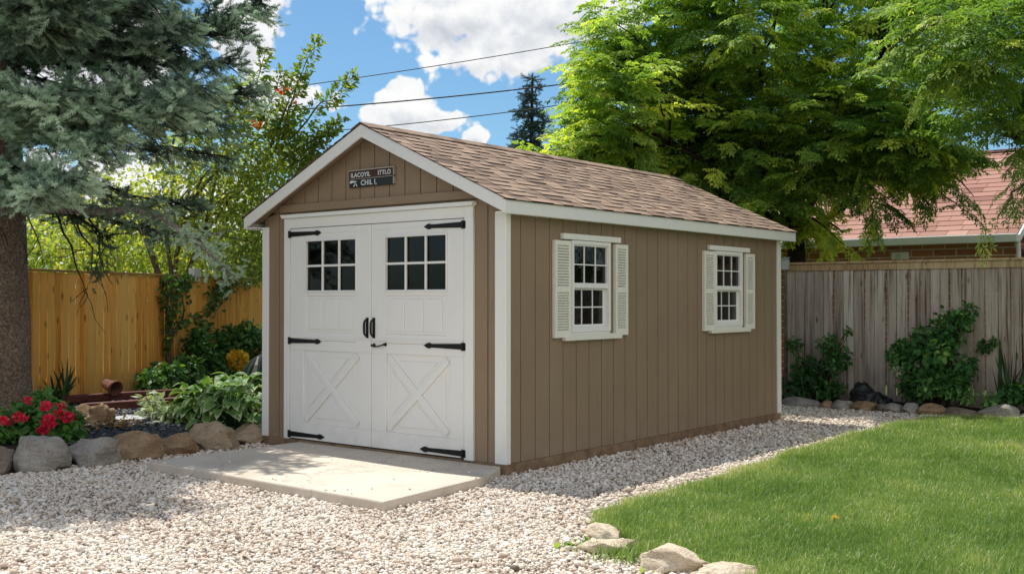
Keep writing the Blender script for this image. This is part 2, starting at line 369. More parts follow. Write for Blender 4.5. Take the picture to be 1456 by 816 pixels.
# ------------------------------------------------------------------ shed
W, L, ZS = 3.234, 5.464, .095
EX, EF, EB, ZT, ZB, ZR = .135, .17, .20, 2.363, 2.25, 3.166
XM = -W/2
SL = (ZR-ZT)/(W/2+EX)
def roof_top(x): return ZR - SL*abs(x-XM)
def build_shed():
    T = thing('garden_shed', (XM, L/2, 0), 'brown gable garden shed with white double doors, shuttered side windows and shingle roof', 'shed')
    # skids
    mb = MB()
    mb.box(-W-.01, .012, -.012, .10, -.03, ZS); mb.box(-.09, .012, .101, L+.01, -.03, ZS-.002)
    mb.box(-W-.01, -W+.09, .101, L+.01, -.03, ZS-.002); mb.box(-W+.092, -.092, L-.09, L+.01, -.03, ZS-.002)
    mb.build('base_timber', M['skid'], T, bevel=.006)
    # floor
    MB().box(-W+.05, -.05, .12, L-.1, ZS-.02, ZS+.01).build('floor_deck', M['skid'], T)
    under = lambda x: roof_top(x) - .075
    def gable_col(mb, x0, x1, zb, y0, y1):
        poly = [(x0, y0, zb), (x1, y0, zb), (x1, y0, under(x1))]
        if x0 < XM < x1: poly.append((XM, y0, under(XM)))
        poly.append((x0, y0, under(x0)))
        mb.prism(poly, (0, y1-y0, 0))
    g_ = .005
    # front wall: side strips, gable
    mb = MB()
    def cols(a, b, step=.2):
        xs = [a]; 
        k = math.ceil((a+1e-6)/step)
        while k*step < b-1e-6: xs.append(k*step); k += 1
        xs.append(b); return [(xs[i], xs[i+1]) for i in range(len(xs)-1)]
    for a, b in cols(-W, -2.86) + cols(-.39, 0): mb.box(a+g_, b-g_, 0, .014, ZS, 2.40)
    mb.box(-W, -2.86, .014, .03, ZS, 2.40); mb.box(-.39, 0, .014, .03, ZS, 2.40)
    mb.box(-2.86, -.39, 0.004, .03, 2.33, 2.40)
    mb.build('front_wall', M['siding'], T, bevel=.003)
    mb = MB()
    for a, b in cols(-W+.01, -.01): gable_col(mb, a+g_, b-g_, 2.40, -.006, .012)
    poly = [(-W, .012, 2.40), (0, .012, 2.40), (0, .012, under(0)), (XM, .012, under(XM)), (-W, .012, under(-W))]
    mb.prism(poly, (0, .03, 0))
    mb.build('gable_wall', M['siding'], T, bevel=.003)
    MB().prism([(-2.97, -.008, 2.395), (-.26, -.008, 2.395), (-.26, -.008, 2.475), (-2.97, -.008, 2.475)], (0, -.022, 0)).build('gable_band', M['brown_trim'], T, bevel=.006)
    # rear wall
    mb = MB(); poly = [(-W, L, ZS), (0, L, ZS), (0, L, under(0)), (XM, L, under(XM)), (-W, L, under(-W))]
    mb.prism(poly, (0, -.03, 0)); mb.build('rear_wall', M['siding'], T)
    # side walls
    WIN = [(1.27, .325), (4.075, .335)]; WZ0, WZ1 = 1.205, 2.06
    mb = MB(); st = .2105; y = 0.0
    ys = [.03] + [i*st for i in range(1, 26)] + [L-.03]
    for i in range(len(ys)-1):
        a, b = ys[i], ys[i+1]
        segs = [(a+g_, b-g_, ZS, 2.285)]
        for c, hw in WIN:
            o0, o1 = c-hw+.02, c+hw-.02; new = []
            for (p, q, z0, z1) in segs:
                if q <= o0 or p >= o1 or z0 >= WZ1 or z1 <= WZ0: new.append((p, q, z0, z1)); continue
                if p < o0: new.append((p, o0, z0, z1))
                if q > o1: new.append((o1, q, z0, z1))
                m0, m1 = max(p, o0), min(q, o1)
                new.append((m0, m1, z0, WZ0)); new.append((m0, m1, WZ1, z1))
            segs = new
        for (p, q, z0, z1) in segs: mb.box(-.014, 0, p, q, z0, z1)
    e = [.03]
    for c, hw in WIN: e += [c-hw+.02, c+hw-.02]
    e.append(L-.03)
    for i in range(0, len(e), 2): mb.box(-.03, -.014, e[i], e[i+1], ZS, 2.285)
    for c, hw in WIN:
        mb.box(-.03, -.014, c-hw+.02, c+hw-.02, ZS, WZ0); mb.box(-.03, -.014, c-hw+.02, c+hw-.02, WZ1, 2.285)
    mb.build('side_wall', M['siding'], T, bevel=.003)
    mb = MB()
    for i in range(len(ys)-1): mb.box(-W, -W+.014, ys[i]+g_, ys[i+1]-g_, ZS, 2.285)
    mb.box(-W+.014, -W+.03, .03, L-.03, ZS, 2.285)
    mb.build('side_wall', M['siding'], T)
    # corner trim
    for (x0, x1, y0, y1) in ((-.105, .022, -.020, 0), (.0005, .022, .0005, .045), (-W-.02, -W+.075, -.020, 0), (-W-.02, -W, .0005, .08), (.0005, .020, L-.085, L+.018), (-.10, .0, L, L+.018)):
        MB().box(x0, x1, y0, y1, ZS-.0, 2.262).build('corner_trim', M['white'], T, bevel=.004)
    # roof deck, fascia
    nrm = np.array([SL, 0, 1.0]); nrm /= np.linalg.norm(nrm)
    mb = MB()
    for s in (1, -1):
        xe = XM + s*(W/2+EX-.02)
        mb.prism([(XM, -EF+.025, roof_top(XM)-.012), (xe, -EF+.025, roof_top(xe)-.012), (xe, -EF+.025, roof_top(xe)-.07), (XM, -EF+.025, roof_top(XM)-.07)], (0, L+EF+EB-.05, 0))
    mb.build('roof_deck', M['brown_trim'], T)
    H = .118
    for yy, th in ((-EF, .024), (L+EB-.024, .024)):
        for s in (1, -1):
            xe = XM + s*(W/2+EX)
            MB().prism([(XM, yy, roof_top(XM)-.008), (xe, yy, roof_top(xe)-.008), (xe, yy, roof_top(xe)-.008-H), (XM, yy, roof_top(XM)-.008-H)], (0, th, 0)).build('rake_board', M['white'], T, bevel=.003)
    for s in (1, -1):
        xe = XM + s*(W/2+EX)
        x0, x1 = sorted((xe, xe-s*.022))
        MB().box(x0, x1, -EF+.0245, L+EB-.0245, ZT-.008-H, ZT-.012).build('eave_fascia', M['white'], T, bevel=.003)
        x0, x1 = sorted((xe-s*.0225, XM+s*W/2+s*.002))
        MB().box(x0, x1, -EF+.03, L+EB-.03, ZT-H, ZT-H+.012).build('soffit', M['white'], T)
        # drip edge
        x0, x1 = sorted((xe+s*.006, xe-s*.02))
        MB().box(x0, x1, -EF-.004, L+EB+.004, ZT-.0105, ZT-.006).build('drip_edge', M['iron'], T)
    # shingles
    mb = MB(); slope = math.hypot(W/2+EX, ZR-ZT); nc = 15; ex = (slope+.02)/nc
    for s in (1, -1):
        dn = np.array([s*(W/2+EX), 0, -(ZR-ZT)]); dn /= np.linalg.norm(dn)
        nn = np.array([s*SL, 0, 1.0]); nn /= np.linalg.norm(nn)
        top = np.array([XM, 0, ZR])
        for c in range(nc):
            u0, u1 = c*ex, (c+1)*ex
            y = -EF-.012 - random.random()*.3; dark = False
            while y < L+EB+.012:
                w_ = random.uniform(.14, .34) if not dark else random.uniform(.10, .30)
                a, b = max(y, -EF-.012), min(y+w_, L+EB+.012); y += w_
                if b-a < .004: dark = not dark; continue
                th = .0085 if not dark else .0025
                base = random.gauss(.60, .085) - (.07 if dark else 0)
                P = lambda u, yy, h: top + dn*u + nn*h + np.array([0, yy, 0])
                um = u0 + ex*.42
                def quad(q, tints):
                    b0 = len(mb.v); mb.v += [tuple(float(c_) for c_ in p) for p in q]; mb.t += tints
                    mb.f.append((b0, b0+3, b0+2, b0+1) if s > 0 else (b0, b0+1, b0+2, b0+3))
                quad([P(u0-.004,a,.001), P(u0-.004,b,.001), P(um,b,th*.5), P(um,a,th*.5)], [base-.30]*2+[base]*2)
                quad([P(um,a,th*.5), P(um,b,th*.5), P(u1,b,th), P(u1,a,th)], [base]*4)
                rt = random.uniform(-.05, .06) if not dark else base-.05
                quad([P(u1,a,th), P(u1,b,th), P(u1+.001,b,-.003), P(u1+.001,a,-.003)], [rt]*4)
                if not dark:
                    for yy in (a, b):
                        b0 = len(mb.v); mb.v += [tuple(float(c_) for c_ in p) for p in (P(u0,yy,0), P(u1,yy,th), P(u1,yy,-.003))]; mb.t += [.2]*3; mb.f.append((b0, b0+1, b0+2))
                dark = not dark
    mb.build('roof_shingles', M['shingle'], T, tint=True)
    mb = MB(); y = -EF-.014
    while y < L+EB:
        y1 = min(y+.17, L+EB+.012); mb.tint = random.gauss(.5, .1)
        for s in (1, -1):
            dx, dz = .125, .125*SL
            mb.prism([(XM, y, ZR+.016), (XM+s*dx, y, ZR-dz+.014), (XM+s*dx, y, ZR-dz+.006), (XM, y, ZR+.008)], (0, y1-y+.02, .003))
        y = y1
    mb.build('ridge_cap', M['shingle'], T, tint=True)

    # ---- door frame
    mb = MB()
    mb.box(-2.90, -2.815, -.024, .01, ZS, 2.335); mb.box(-.455, -.35, -.024, .01, ZS, 2.335)
    mb.box(-2.8145, -.4555, -.024, .01, 2.232, 2.3345)
    mb.build('door_casing', M['white'], T, bevel=.004)
    MB().prism([(-2.905, -.0245, 2.335), (-.345, -.0245, 2.335), (-.325, -.0245, 2.372), (-2.935, -.0245, 2.372)], (0, -.03, 0)).build('door_head_cap', M['white'], T, bevel=.004)
    MB().box(-2.935, -.325, -.024, .006, 2.336, 2.371).build('door_head_cap', M['white'], T, bevel=.003)
    MB().box(-2.8145, -.4555, .008, .03, ZS, 2.2315).build('door_stop', M['white'], T)
    # the stop behind the leaves would block the panes: open it there (built as rails)
    bpy.data.objects.remove(bpy.data.objects['door_stop'])
    def leaf(x0, x1, wx0, wx1, px0, px1, hx, side):
        D = MB(); F_ = -.018                           # face plane of stiles
        z0, z1 = .108, 2.226; wz0, wz1 = 1.60, 2.09
        lx0, lx1 = (wx0-.045, wx1+.055) if side > 0 else (wx0+.0, wx1+.05)
        for (q0, q1, e0, e1) in ((z0, .27, wx0, wx1), (.27, 1.0, lx0, lx1), (1.0, z1, wx0, wx1)):
            D.box(x0, e0, F_, .012, q0, q1); D.box(e1, x1, F_, .012, q0, q1)
        D.box(wx0, wx1, F_, .012, wz1, z1)
        D.box(wx0, wx1, F_, .012, 1.545, wz0)
        D.box(wx0, wx1, F_+.007, .012, 1.185, 1.545)
        D.box(wx0, wx1, F_, .012, 1.10, 1.185)
        D.box(wx0, wx1, F_, .012, 1.00, 1.098)
        D.box(lx0, lx1, F_+.015, .012, .27, 1.00)
        D.box(wx0, wx1, F_, .012, z0, .27)
        d = D.build('door', M['white'], T, bevel=.004)
        mb = MB()                                       # planted rails and mouldings
        mb.box(x0+.003, x1-.003, F_-.010, F_-.0005, 1.122, 1.142)
        m_ = .018
        for (a, b, c, e) in ((wx0-m_, wx1+m_, wz1, wz1+m_), (wx0-m_, wx1+m_, wz0-m_, wz0)): mb.box(a, b, F_-.012, F_-.0005, c, e)
        for (a, b) in ((wx0-m_, wx0), (wx1, wx1+m_)): mb.box(a, b, F_-.012, F_-.0005, wz0, wz1)
        mb.box(x0+.06, x1-.06, F_-.006, F_-.0005, 2.165, 2.178)
        mb.build('moulding', M['white'], d, bevel=.003)
        mb = MB(); n = 3; gap = .045; ww = (wx1-wx0-gap*(n+1))/n
        for i in range(n):
            a = wx0+gap+i*(ww+gap); mb.box(a, a+ww, F_-.003, F_+.006, 1.215, 1.515)
        mb.build('raised_panel', M['white'], d, bevel=.009)
        # cross brace
        zc0, zc1 = .285, .985; xa, xb = lx0+.012, lx1-.012; bw = .066
        yb = F_+.0145
        A, B, C_, E_ = np.array([xa, zc0]), np.array([xb, zc1]), np.array([xa, zc1]), np.array([xb, zc0])
        def brace(P, Q, yf, skip=None):
            dd = (Q-P)/np.linalg.norm(Q-P); nn = np.array([-dd[1], dd[0]])*bw/2
            mb = MB()
            P, Q = P+dd*.03, Q-dd*.03
            mb.prism([(*(P+nn)[:1], yb, (P+nn)[1]), ((P-nn)[0], yb, (P-nn)[1]), ((Q-nn)[0], yb, (Q-nn)[1]), ((Q+nn)[0], yb, (Q+nn)[1])], (0, yf-yb, 0))
            mb.build('cross_brace', M['white'], d, bevel=.008)
        brace(A, B, F_-.006); brace(C_, E_, F_-.003)
        mb = MB(); cx_, cz_ = (xa+xb)/2, (zc0+zc1)/2
        for tri in ((A, E_), (C_, B), (A, C_), (E_, B)):
            P, Q = tri; ctr = np.array([cx_, cz_])
            pts = [P, Q, ctr]; cen = sum(pts)/3
            pts = [cen+(p-cen)*.62 for p in pts]
            mb.prism([(p[0], yb, p[1]) for p in pts], (0, -.009, 0))
        mb.build('triangle_panel', M['white'], d, bevel=.007)
        # window
        mb = MB(); mw = .011
        for i in (1, 2):
            xx = wx0+(wx1-wx0)*i/3; mb.box(xx-mw, xx+mw, F_-.004, F_+.014, wz0, wz1)
        zz = (wz0+wz1)/2
        for i in range(3):
            a = wx0+(wx1-wx0)*i/3+(mw if i else 0); b = wx0+(wx1-wx0)*(i+1)/3-(mw if i < 2 else 0)
            mb.box(a, b, F_-.003, F_+.0135, zz-mw, zz+mw)
        mb.build('muntins', M['white'], d, bevel=.003)
        MB().add([(wx0, F_+.018, wz0), (wx1, F_+.018, wz0), (wx1, F_+.018, wz1), (wx0, F_+.018, wz1)], [(0,1,2,3)]).build('pane', M['glass'], d)
        # hinges: strap with rounded knuckle and spear tip
        for zc, ln in ((2.172, .47), (1.092, .47), (.150, .52)):
            mb = MB(); s = side; xh = hx
            y0 = F_-.001; y1 = F_-.010
            pts = [(xh, .026), (xh+s*ln*.80, .017), (xh+s*ln*.84, .026), (xh+s*ln*.90, .024), (xh+s*ln, 0)]
            poly = [(p, y0, zc+h) for p, h in pts] + [(p, y0, zc-h) for p, h in reversed(pts[:-1])]
            mb.prism(poly, (0, y1-y0, 0))
            mb.tube([(xh-s*.004, y1-.004, zc-.036), (xh-s*.004, y1-.004, zc+.036)], .012, 10)
            mb.box(*sorted((xh-s*.035, xh-s*.008)), y1, y0-.0005, zc-.034, zc+.034)
            for q in (.12, .34, .56, .76):
                mb.lathe((xh+s*ln*q, y1, zc), [(.0, 0), (.007, 0), (.006, .004), (0, .005)], 10, np.array([[1,0,0],[0,0,-1],[0,1,0]], float))
            mb.build('hinge', M['iron'], d, bevel=.002)
        return d, F_
    dl, F_ = leaf(-2.808, -1.632, -2.56, -1.84, 0, 0, -2.80, 1)
    dr, F_ = leaf(-1.626, -.462, -1.43, -.67, 0, 0, -.47, -1)
    for d, xx in ((dl, -1.682), (dr, -1.592)):
        mb = MB(); z0, z1 = 1.155, 1.325
        mb.box(xx-.018, xx+.018, F_-.005, F_-.0005, z0-.012, z1+.012)
        mb.tube([(xx, F_-.004, z0+.008), (xx, F_-.030, z0+.014), (xx, F_-.042, z0+.035), (xx, F_-.044, (z0+z1)/2), (xx, F_-.042, z1-.035), (xx, F_-.030, z1-.014), (xx, F_-.004, z1-.008)], [.009,.009,.011,.012,.011,.009,.009], 9)
        mb.build('handle', M['iron'], d, bevel=.001)
    mb = MB()
    mb.lathe((-1.588, F_, 1.075), [(0,0),(.02,0),(.02,.006),(.009,.010),(.009,.03),(.014,.034),(0,.042)], 12, np.array([[1,0,0],[0,0,-1],[0,1,0]], float))
    mb.lathe((-1.435, F_, 1.087), [(0,0),(.017,0),(.017,.006),(.008,.010),(.008,.026),(.012,.03),(0,.038)], 12, np.array([[1,0,0],[0,0,-1],[0,1,0]], float))
    mb.tube([(-1.588, F_-.03, 1.075), (-1.55, F_-.034, 1.066), (-1.50, F_-.034, 1.070), (-1.435, F_-.026, 1.087)], .007, 8)
    mb.build('latch_hook', M['iron'], dr, smooth=True)

    # ---- side windows
    for c, hw in WIN:
        z0, z1 = WZ0, WZ1
        fr = MB(); fw = .036
        fr.box(-.03, .030, c-hw, c-hw+fw, z0, z1); fr.box(-.03, .030, c+hw-fw, c+hw, z0, z1)
        fr.box(-.03, .030, c-hw+fw, c+hw-fw, z1-fw, z1); fr.box(-.03, .030, c-hw+fw, c+hw-fw, z0, z0+.045)
        wn = fr.build('window', M['white'], T, bevel=.003)
        a, b = c-hw+fw, c+hw-fw; zm = z0+.045+(z1-fw-z0-.045)*.49
        up = MB()
        up.box(-.012, .018, a, b, zm-.012, zm+.036)
        up.box(-.012, .018, a, a+.008, zm+.036, z1-fw); up.box(-.012, .018, b-.008, b, zm+.036, z1-fw); up.box(-.012, .018, a+.008, b-.008, z1-fw-.014, z1-fw)
        ua, ub, u0, u1 = a+.008, b-.008, zm+.036, z1-fw-.014
        lo = MB(); lo.box(-.03, -.016, a, a+.010, z0+.045, zm-.012); lo.box(-.03, -.016, b-.030, b, z0+.045, zm-.012)
        lo.box(-.03, -.016, a+.010, b-.030, zm-.03, zm-.012); lo.box(-.03, -.016, a+.010, b-.030, z0+.045, z0+.07)
        la, lb, l0, l1 = a+.010, b-.030, z0+.07, zm-.03
        for (mbb, p, q, r, t, xf, xb) in ((up, ua, ub, u0, u1, .008, -.004), (lo, la, lb, l0, l1, -.018, -.027)):
            m_ = .0062
            for i in (1, 2):
                yy = p+(q-p)*i/3; mbb.box(xb, xf, yy-m_, yy+m_, r, t)
            zz = (r+t)/2
            for i in range(3):
                e0 = p+(q-p)*i/3+(m_ if i else 0); e1 = p+(q-p)*(i+1)/3-(m_ if i < 2 else 0)
                mbb.box(xb, xf-.0015, e0, e1, zz-m_, zz+m_)
        up.build('upper_sash', M['white'], wn, bevel=.002); lo.build('lower_sash', M['white'], wn, bevel=.002)
        for (p, q, r, t, xx) in ((ua, ub, u0, u1, -.007), (la, lb, l0, l1, -.0285)):
            MB().add([(xx, p, r), (xx, q, r), (xx, q, t), (xx, p, t)], [(0,1,2,3)]).build('pane', M['glass_side'], wn)
        MB().box(.001, .040, c-hw-.15, c+hw+.17, z1+.004, z1+.058).build('window_header', M['white'], T, bevel=.004)
        MB().box(.001, .052, c-hw-.125, c+hw+.17, z0-.075, z0-.022).build('window_sill', M['cream'], T, bevel=.004)
        MB().box(.001, .020, c-hw, c+hw, z0-.0215, z0-.001).build('window_apron', M['white'], T, bevel=.002)
        for s in (-1, 1):
            ya, yb_ = (c-hw-.275, c-hw-.022) if s < 0 else (c+hw+.075, c+hw+.30)
            if s < 0: ya += .0
            mb = MB(); zb0, zt0 = z0-.045, z1-.01; sw = .035; x0, x1 = .002, .040
            mb.box(x0, x1, ya, ya+sw, zb0, zt0); mb.box(x0, x1, yb_-sw, yb_, zb0, zt0)
            zmid = zb0+(zt0-zb0)*.49
            for (p, q) in ((zb0, zb0+.055), (zmid-.022, zmid+.022), (zt0-.045, zt0)): mb.box(x0, x1-.001, ya+sw, yb_-sw, p, q)
            mb.box(x0, x0+.008, ya+sw, yb_-sw, zb0+.055, zt0-.045)
            sh = mb.build('shutter', M['cream'], T, bevel=.003)
            mb = MB()
            for (p, q) in ((zb0+.055, zmid-.022), (zmid+.022, zt0-.045)):
                n = 15; dz = (q-p)/n
                for i in range(n):
                    zc = p+(i+.5)*dz
                    mb.prism([(x0+.010, ya+sw, zc+dz*.62), (x1-.004, ya+sw, zc-dz*.34), (x1-.004, ya+sw, zc-dz*.50), (x0+.010, ya+sw, zc+dz*.42)], (0, yb_-ya-2*sw, 0))
            mb.build('louvres', M['cream'], sh)
    # ---- sign
    sx0, sx1, sz0, sz1 = -1.925, -1.325, 2.588, 2.745
    zm = (sz0+sz1)/2+.004
    mb = MB(); mb.box(sx0, sx1, -.030, -.0065, sz0, sz1)
    sg = mb.build('sign', M['sign_black'], T, bevel=.002)
    mb = MB(); mb.box(sx0+.004, sx1-.004, -.0345, -.0305, zm, sz1-.002); mb.build('upper_plate', M['sign_bronze'], sg, bevel=.001)
    mb = MB(); mb.box(sx0-.003, sx1+.012, -.036, -.0065, sz1+.0005, sz1+.010); mb.box(sx1+.001, sx1+.013, -.036, -.0065, sz0+.004, zm-.008); mb.box(sx1+.001, sx1+.013, -.036, -.0065, zm+.004, sz1)
    mb.box(sx0+.02, sx1-.004, -.0355, -.0306, zm-.006, zm-.001)
    mb.build('sign_edge', M['sign_edge'], sg, bevel=.001)
    for txt, xx, zz, h, m_, y_ in (('ILACOYIL', sx0+.03, zm+.014, .050, 1.0, -.0350), ('ITTLO', sx0+.40, zm+.016, .050, 1.0, -.0350), ('CHIL I,', sx0+.165, sz0+.016, .058, 1.0, -.0306)):
        cu = bpy.data.curves.new('lettering', 'FONT'); cu.body = txt; cu.size = h*1.2; cu.extrude = .0012; cu.offset = .0012; cu.space_character = 1.06
        tmp = bpy.data.objects.new('text_source', cu); COL.objects.link(tmp); bpy.context.view_layer.update()
        me = bpy.data.meshes.new_from_object(tmp.evaluated_get(bpy.context.evaluated_depsgraph_get())); bpy.data.objects.remove(tmp); bpy.data.curves.remove(cu)
        me.materials.clear(); me.materials.append(M['sign_letter'])
        o = bpy.data.objects.new('lettering', me); COL.objects.link(o)
        o.parent = sg; o.location = Vector((xx, y_-.0015, zz)) - Vector([float(c) for c in ORIGIN[T.name]]); o.rotation_euler = (PI/2, 0, 0)
        ORIGIN[o.name] = ORIGIN[T.name]
    mb = MB()   # little emblem at the lower left: arrow-like bar over an A shape
    mb.prism([(sx0+.008, -.0306, zm-.030), (sx0+.03, -.0306, zm-.014), (sx0+.105, -.0306, zm-.024), (sx0+.105, -.0306, zm-.034), (sx0+.06, -.0306, zm-.036), (sx0+.02, -.0306, zm-.043)], (0, -.003, 0))
    mb.prism([(sx0+.060, -.0306, sz0+.008), (sx0+.075, -.0306, sz0+.008), (sx0+.09, -.0306, sz0+.036), (sx0+.083, -.0306, sz0+.04)], (0, -.003, 0))
    mb.prism([(sx0+.105, -.0306, sz0+.008), (sx0+.12, -.0306, sz0+.008), (sx0+.098, -.0306, sz0+.04), (sx0+.092, -.0306, sz0+.034)], (0, -.003, 0))
    mb.build('emblem', M['sign_letter'], sg)
    return T
build_shed()

# ------------------------------------------------------------------ ground
def sheet(name, poly, z, m, kind='structure'):
    mb = MB(); mb.add([(x, y, z) for x, y in poly], [tuple(range(len(poly)))])
    return tag(mb.build(name, m), kind=kind)
R_ = 400
sheet('ground', [(-R_,-R_), (R_,-R_), (R_,R_), (-R_,R_)], -.06, M['ground'])
sheet('gravel_yard', [(-14,-12), (12,-12), (12,7.75), (-3.3,7.75), (-3.3,-2.9), (-14,-2.9)], 0.0, M['gravel_sheet'])
LAWN = [(1.47,6.55), (1.36,5.6), (1.37,4.1), (1.43,2.2), (1.48,.77), (1.53,-.38), (1.62,-1.0), (1.84,-1.36), (2.12,-1.56), (2.55,-1.78), (3.1,-2.0), (4.2,-2.45), (5.6,-2.9), (8.5,-3.2), (10,-3.2), (10,7.15), (2.6,7.12), (1.9,6.95)]
sheet('lawn', LAWN, .012, M['lawn_soil'])
def in_poly(P, poly):
    x, y = P[:, 0], P[:, 1]; ins = np.zeros(len(P), bool); n = len(poly)
    for i in range(n):
        x0, y0 = poly[i]; x1, y1 = poly[(i+1) % n]
        c = ((y0 > y) != (y1 > y)) & (x < (x1-x0)*(y-y0)/(y1-y0+1e-12)+x0); ins ^= c
    return ins
def edge_dist(P, poly):
    d = np.full(len(P), 1e9); n = len(poly)
    for i in range(n):
        a = np.array(poly[i]); b = np.array(poly[(i+1) % n]); ab = b-a
        t_ = np.clip(((P[:, :2]-a)@ab)/(ab@ab), 0, 1); q = a+t_[:, None]*ab
        d = np.minimum(d, np.linalg.norm(P[:, :2]-q, axis=1))
    return d
def view(P):
    d = P-CAM; z = d@FW
    return 728+F*(d@RT)/z, 408-F*(d@UP)/z, z
def vnoise(P, s, seed=0):
    return np.array([mnoise.noise(Vector((float(p[0])*s+seed, float(p[1])*s, seed*.37))) for p in P])

# concrete slab
slab_o = on_ground(380, 670)
mb = MB(); mb.prism([(-2.67,-1.73,-.05), (.33,-1.79,-.05), (.20,-.52,-.05), (-.01,-.08,-.05), (-.04,-.016,-.05), (-2.66,-.016,-.05)], (0, 0, .128))
slab = mb.build('concrete_slab', M['concrete'], loc=(-1.2,-.9,0), bevel=.014)
tag(slab, 'pale concrete slab lying in front of the white shed doors', 'slab')
SLAB = [(-2.67,-1.73), (.33,-1.79), (.20,-.52), (-.01,-.06), (-2.66,0)]; SHED = [(-W-.02,-.02), (.02,-.02), (.02,L+.02), (-W-.02,L+.02)]

# gravel stones
def ico():
    bm = bmesh.new(); bmesh.ops.create_icosphere(bm, subdivisions=1, radius=1.0)
    v = np.array([x.co[:] for x in bm.verts]); f = np.array([[q.index for q in p.verts] for p in bm.faces]); bm.free(); return v, f
ICV, ICF = ico()
def rot_mats(n, tilt=PI):
    q = rng.normal(size=(n, 4)); q /= np.linalg.norm(q, axis=1)[:, None]; w, x, y, z = q.T
    return np.stack([np.stack([1-2*(y*y+z*z), 2*(x*y-z*w), 2*(x*z+y*w)], -1), np.stack([2*(x*y+z*w), 1-2*(x*x+z*z), 2*(y*z-x*w)], -1), np.stack([2*(x*z-y*w), 2*(y*z+x*w), 1-2*(x*x+y*y)], -1)], 1)
def stones(P, r, tint, name, m, squash=(.55, .85), **kw):
    n = len(P)
    V = ICV[None]*(1+rng.uniform(-.26, .26, (n, len(ICV), 1)))
    V = V*np.stack([rng.uniform(.8, 1.25, n), rng.uniform(.7, 1.0, n), rng.uniform(*squash, n)], -1)[:, None, :]
    a = rng.uniform(0, 2*PI, n); tl = rng.normal(0, .35, n)
    R = np.zeros((n, 3, 3)); ca, sa, ct, st_ = np.cos(a), np.sin(a), np.cos(tl), np.sin(tl)
    R[:, 0, 0] = ca; R[:, 0, 1] = -sa*ct; R[:, 0, 2] = sa*st_; R[:, 1, 0] = sa; R[:, 1, 1] = ca*ct; R[:, 1, 2] = -ca*st_; R[:, 2, 1] = st_; R[:, 2, 2] = ct
    V = np.einsum('nij,nkj->nki', R, V)*r[:, None, None] + P[:, None, :]
    Fc = ICF[None] + (np.arange(n)*len(ICV))[:, None, None]
    return np_mesh(name, V.reshape(-1, 3), [Fc.reshape(-1, 3)], m, attrs={'tint': np.repeat(tint, len(ICV))}, **kw)
def gravel():
    n = 760000
    P = np.stack([rng.uniform(-7, 6, n), rng.uniform(-6.4, 7.4, n), np.zeros(n)], -1)
    x, y, D = view(P)
    ok = (D > 4.6) & (x > -160) & (x < 1620) & (y < 960)
    P, D = P[ok], D[ok]
    dens = np.where(D < 7.5, 3900, np.where(D < 10, 2600, 1400))/(n/(13*13.8))
    ok = rng.random(len(P)) < dens
    P, D = P[ok], D[ok]
    ok = ~in_poly(P, SLAB) & ~in_poly(P, SHED)
    lawn_in = in_poly(P, LAWN); ed = edge_dist(P, LAWN)
    ok &= ~(lawn_in & (ed > .10)) & ~(lawn_in & (rng.random(len(P)) < .55))
    ok &= ~((P[:, 0] < -3.38) & (P[:, 1] > -2.85)) & (P[:, 1] < 7.35)
    ok &= ~((P[:, 0] < -W) & (P[:, 1] > .3))
    P, D = P[ok], D[ok]
    r = np.clip(rng.lognormal(math.log(.0095), .36, len(P)), .006, .030)*np.where(D > 10, 1.2, 1.0)
    P[:, 2] = r*rng.uniform(.0, .75, len(P))
    big = vnoise(P, 1.2)
    tint = np.clip(rng.beta(2.1, 1.6, len(P))*.95 + big*.16 + .03, 0, 1)
    k = 130; Q = np.stack([rng.uniform(-2.6, .3, k), rng.uniform(-1.78, -.1, k), np.full(k, .083)], -1); e_ = edge_dist(Q, SLAB); keep = in_poly(Q, SLAB) & (rng.random(k) < np.exp(-e_*5)); Q = Q[keep]
    P = np.concatenate([P, Q]); r = np.concatenate([r, rng.uniform(.005, .012, len(Q))]); tint = np.concatenate([tint, rng.uniform(.3, .9, len(Q))])
    o = stones(P, r, tint, 'gravel', M['stone']); tag(o, 'loose pale crushed gravel covering the yard', kind='stuff')
gravel()

# ------------------------------------------------------------------ foliage machinery
def frames(d, up=None, roll=None):
    """columns: x side, y direction, z normal"""
    d = d/(np.linalg.norm(d, axis=1)[:, None]+1e-9)
    if up is None: up = np.tile([0, 0, 1.0], (len(d), 1))
    x = np.cross(d, up); bad = np.linalg.norm(x, axis=1) < 1e-3; x[bad] = [1, 0, 0]
    x /= np.linalg.norm(x, axis=1)[:, None]; z = np.cross(x, d)
    if roll is not None:
        c, s = np.cos(roll)[:, None], np.sin(roll)[:, None]; x, z = c*x+s*z, -s*x+c*z
    return np.stack([x, d, z], -1)
def scatter(tmpls, P, R, S, tint, jit=.1):
    """tmpls: list of (verts, faces[k,m], vtint). Returns lists for concatenation"""
    n = len(P); which = rng.integers(0, len(tmpls), n); VV = []; FF = {}; TT = []; base = 0
    for k, (tv, tfs, vt) in enumerate(tmpls):
        i = np.where(which == k)[0]
        if not len(i): continue
        V = np.einsum('nij,kj->nki', R[i]*S[i][:, None, None], tv) + P[i][:, None, :]
        nv = len(tv)
        for tf in tfs:
            f = tf[None] + (np.arange(len(i))*nv)[:, None, None] + base
            FF.setdefault(tf.shape[1], []).append(f.reshape(-1, tf.shape[1]))
        T = np.clip(tint[i][:, None] + vt[None] , 0, 1)
        VV.append(V.reshape(-1, 3)); TT.append(T.ravel()); base += len(i)*nv
    return [np.concatenate(VV), [np.concatenate(a) for a in FF.values()], np.concatenate(TT)]
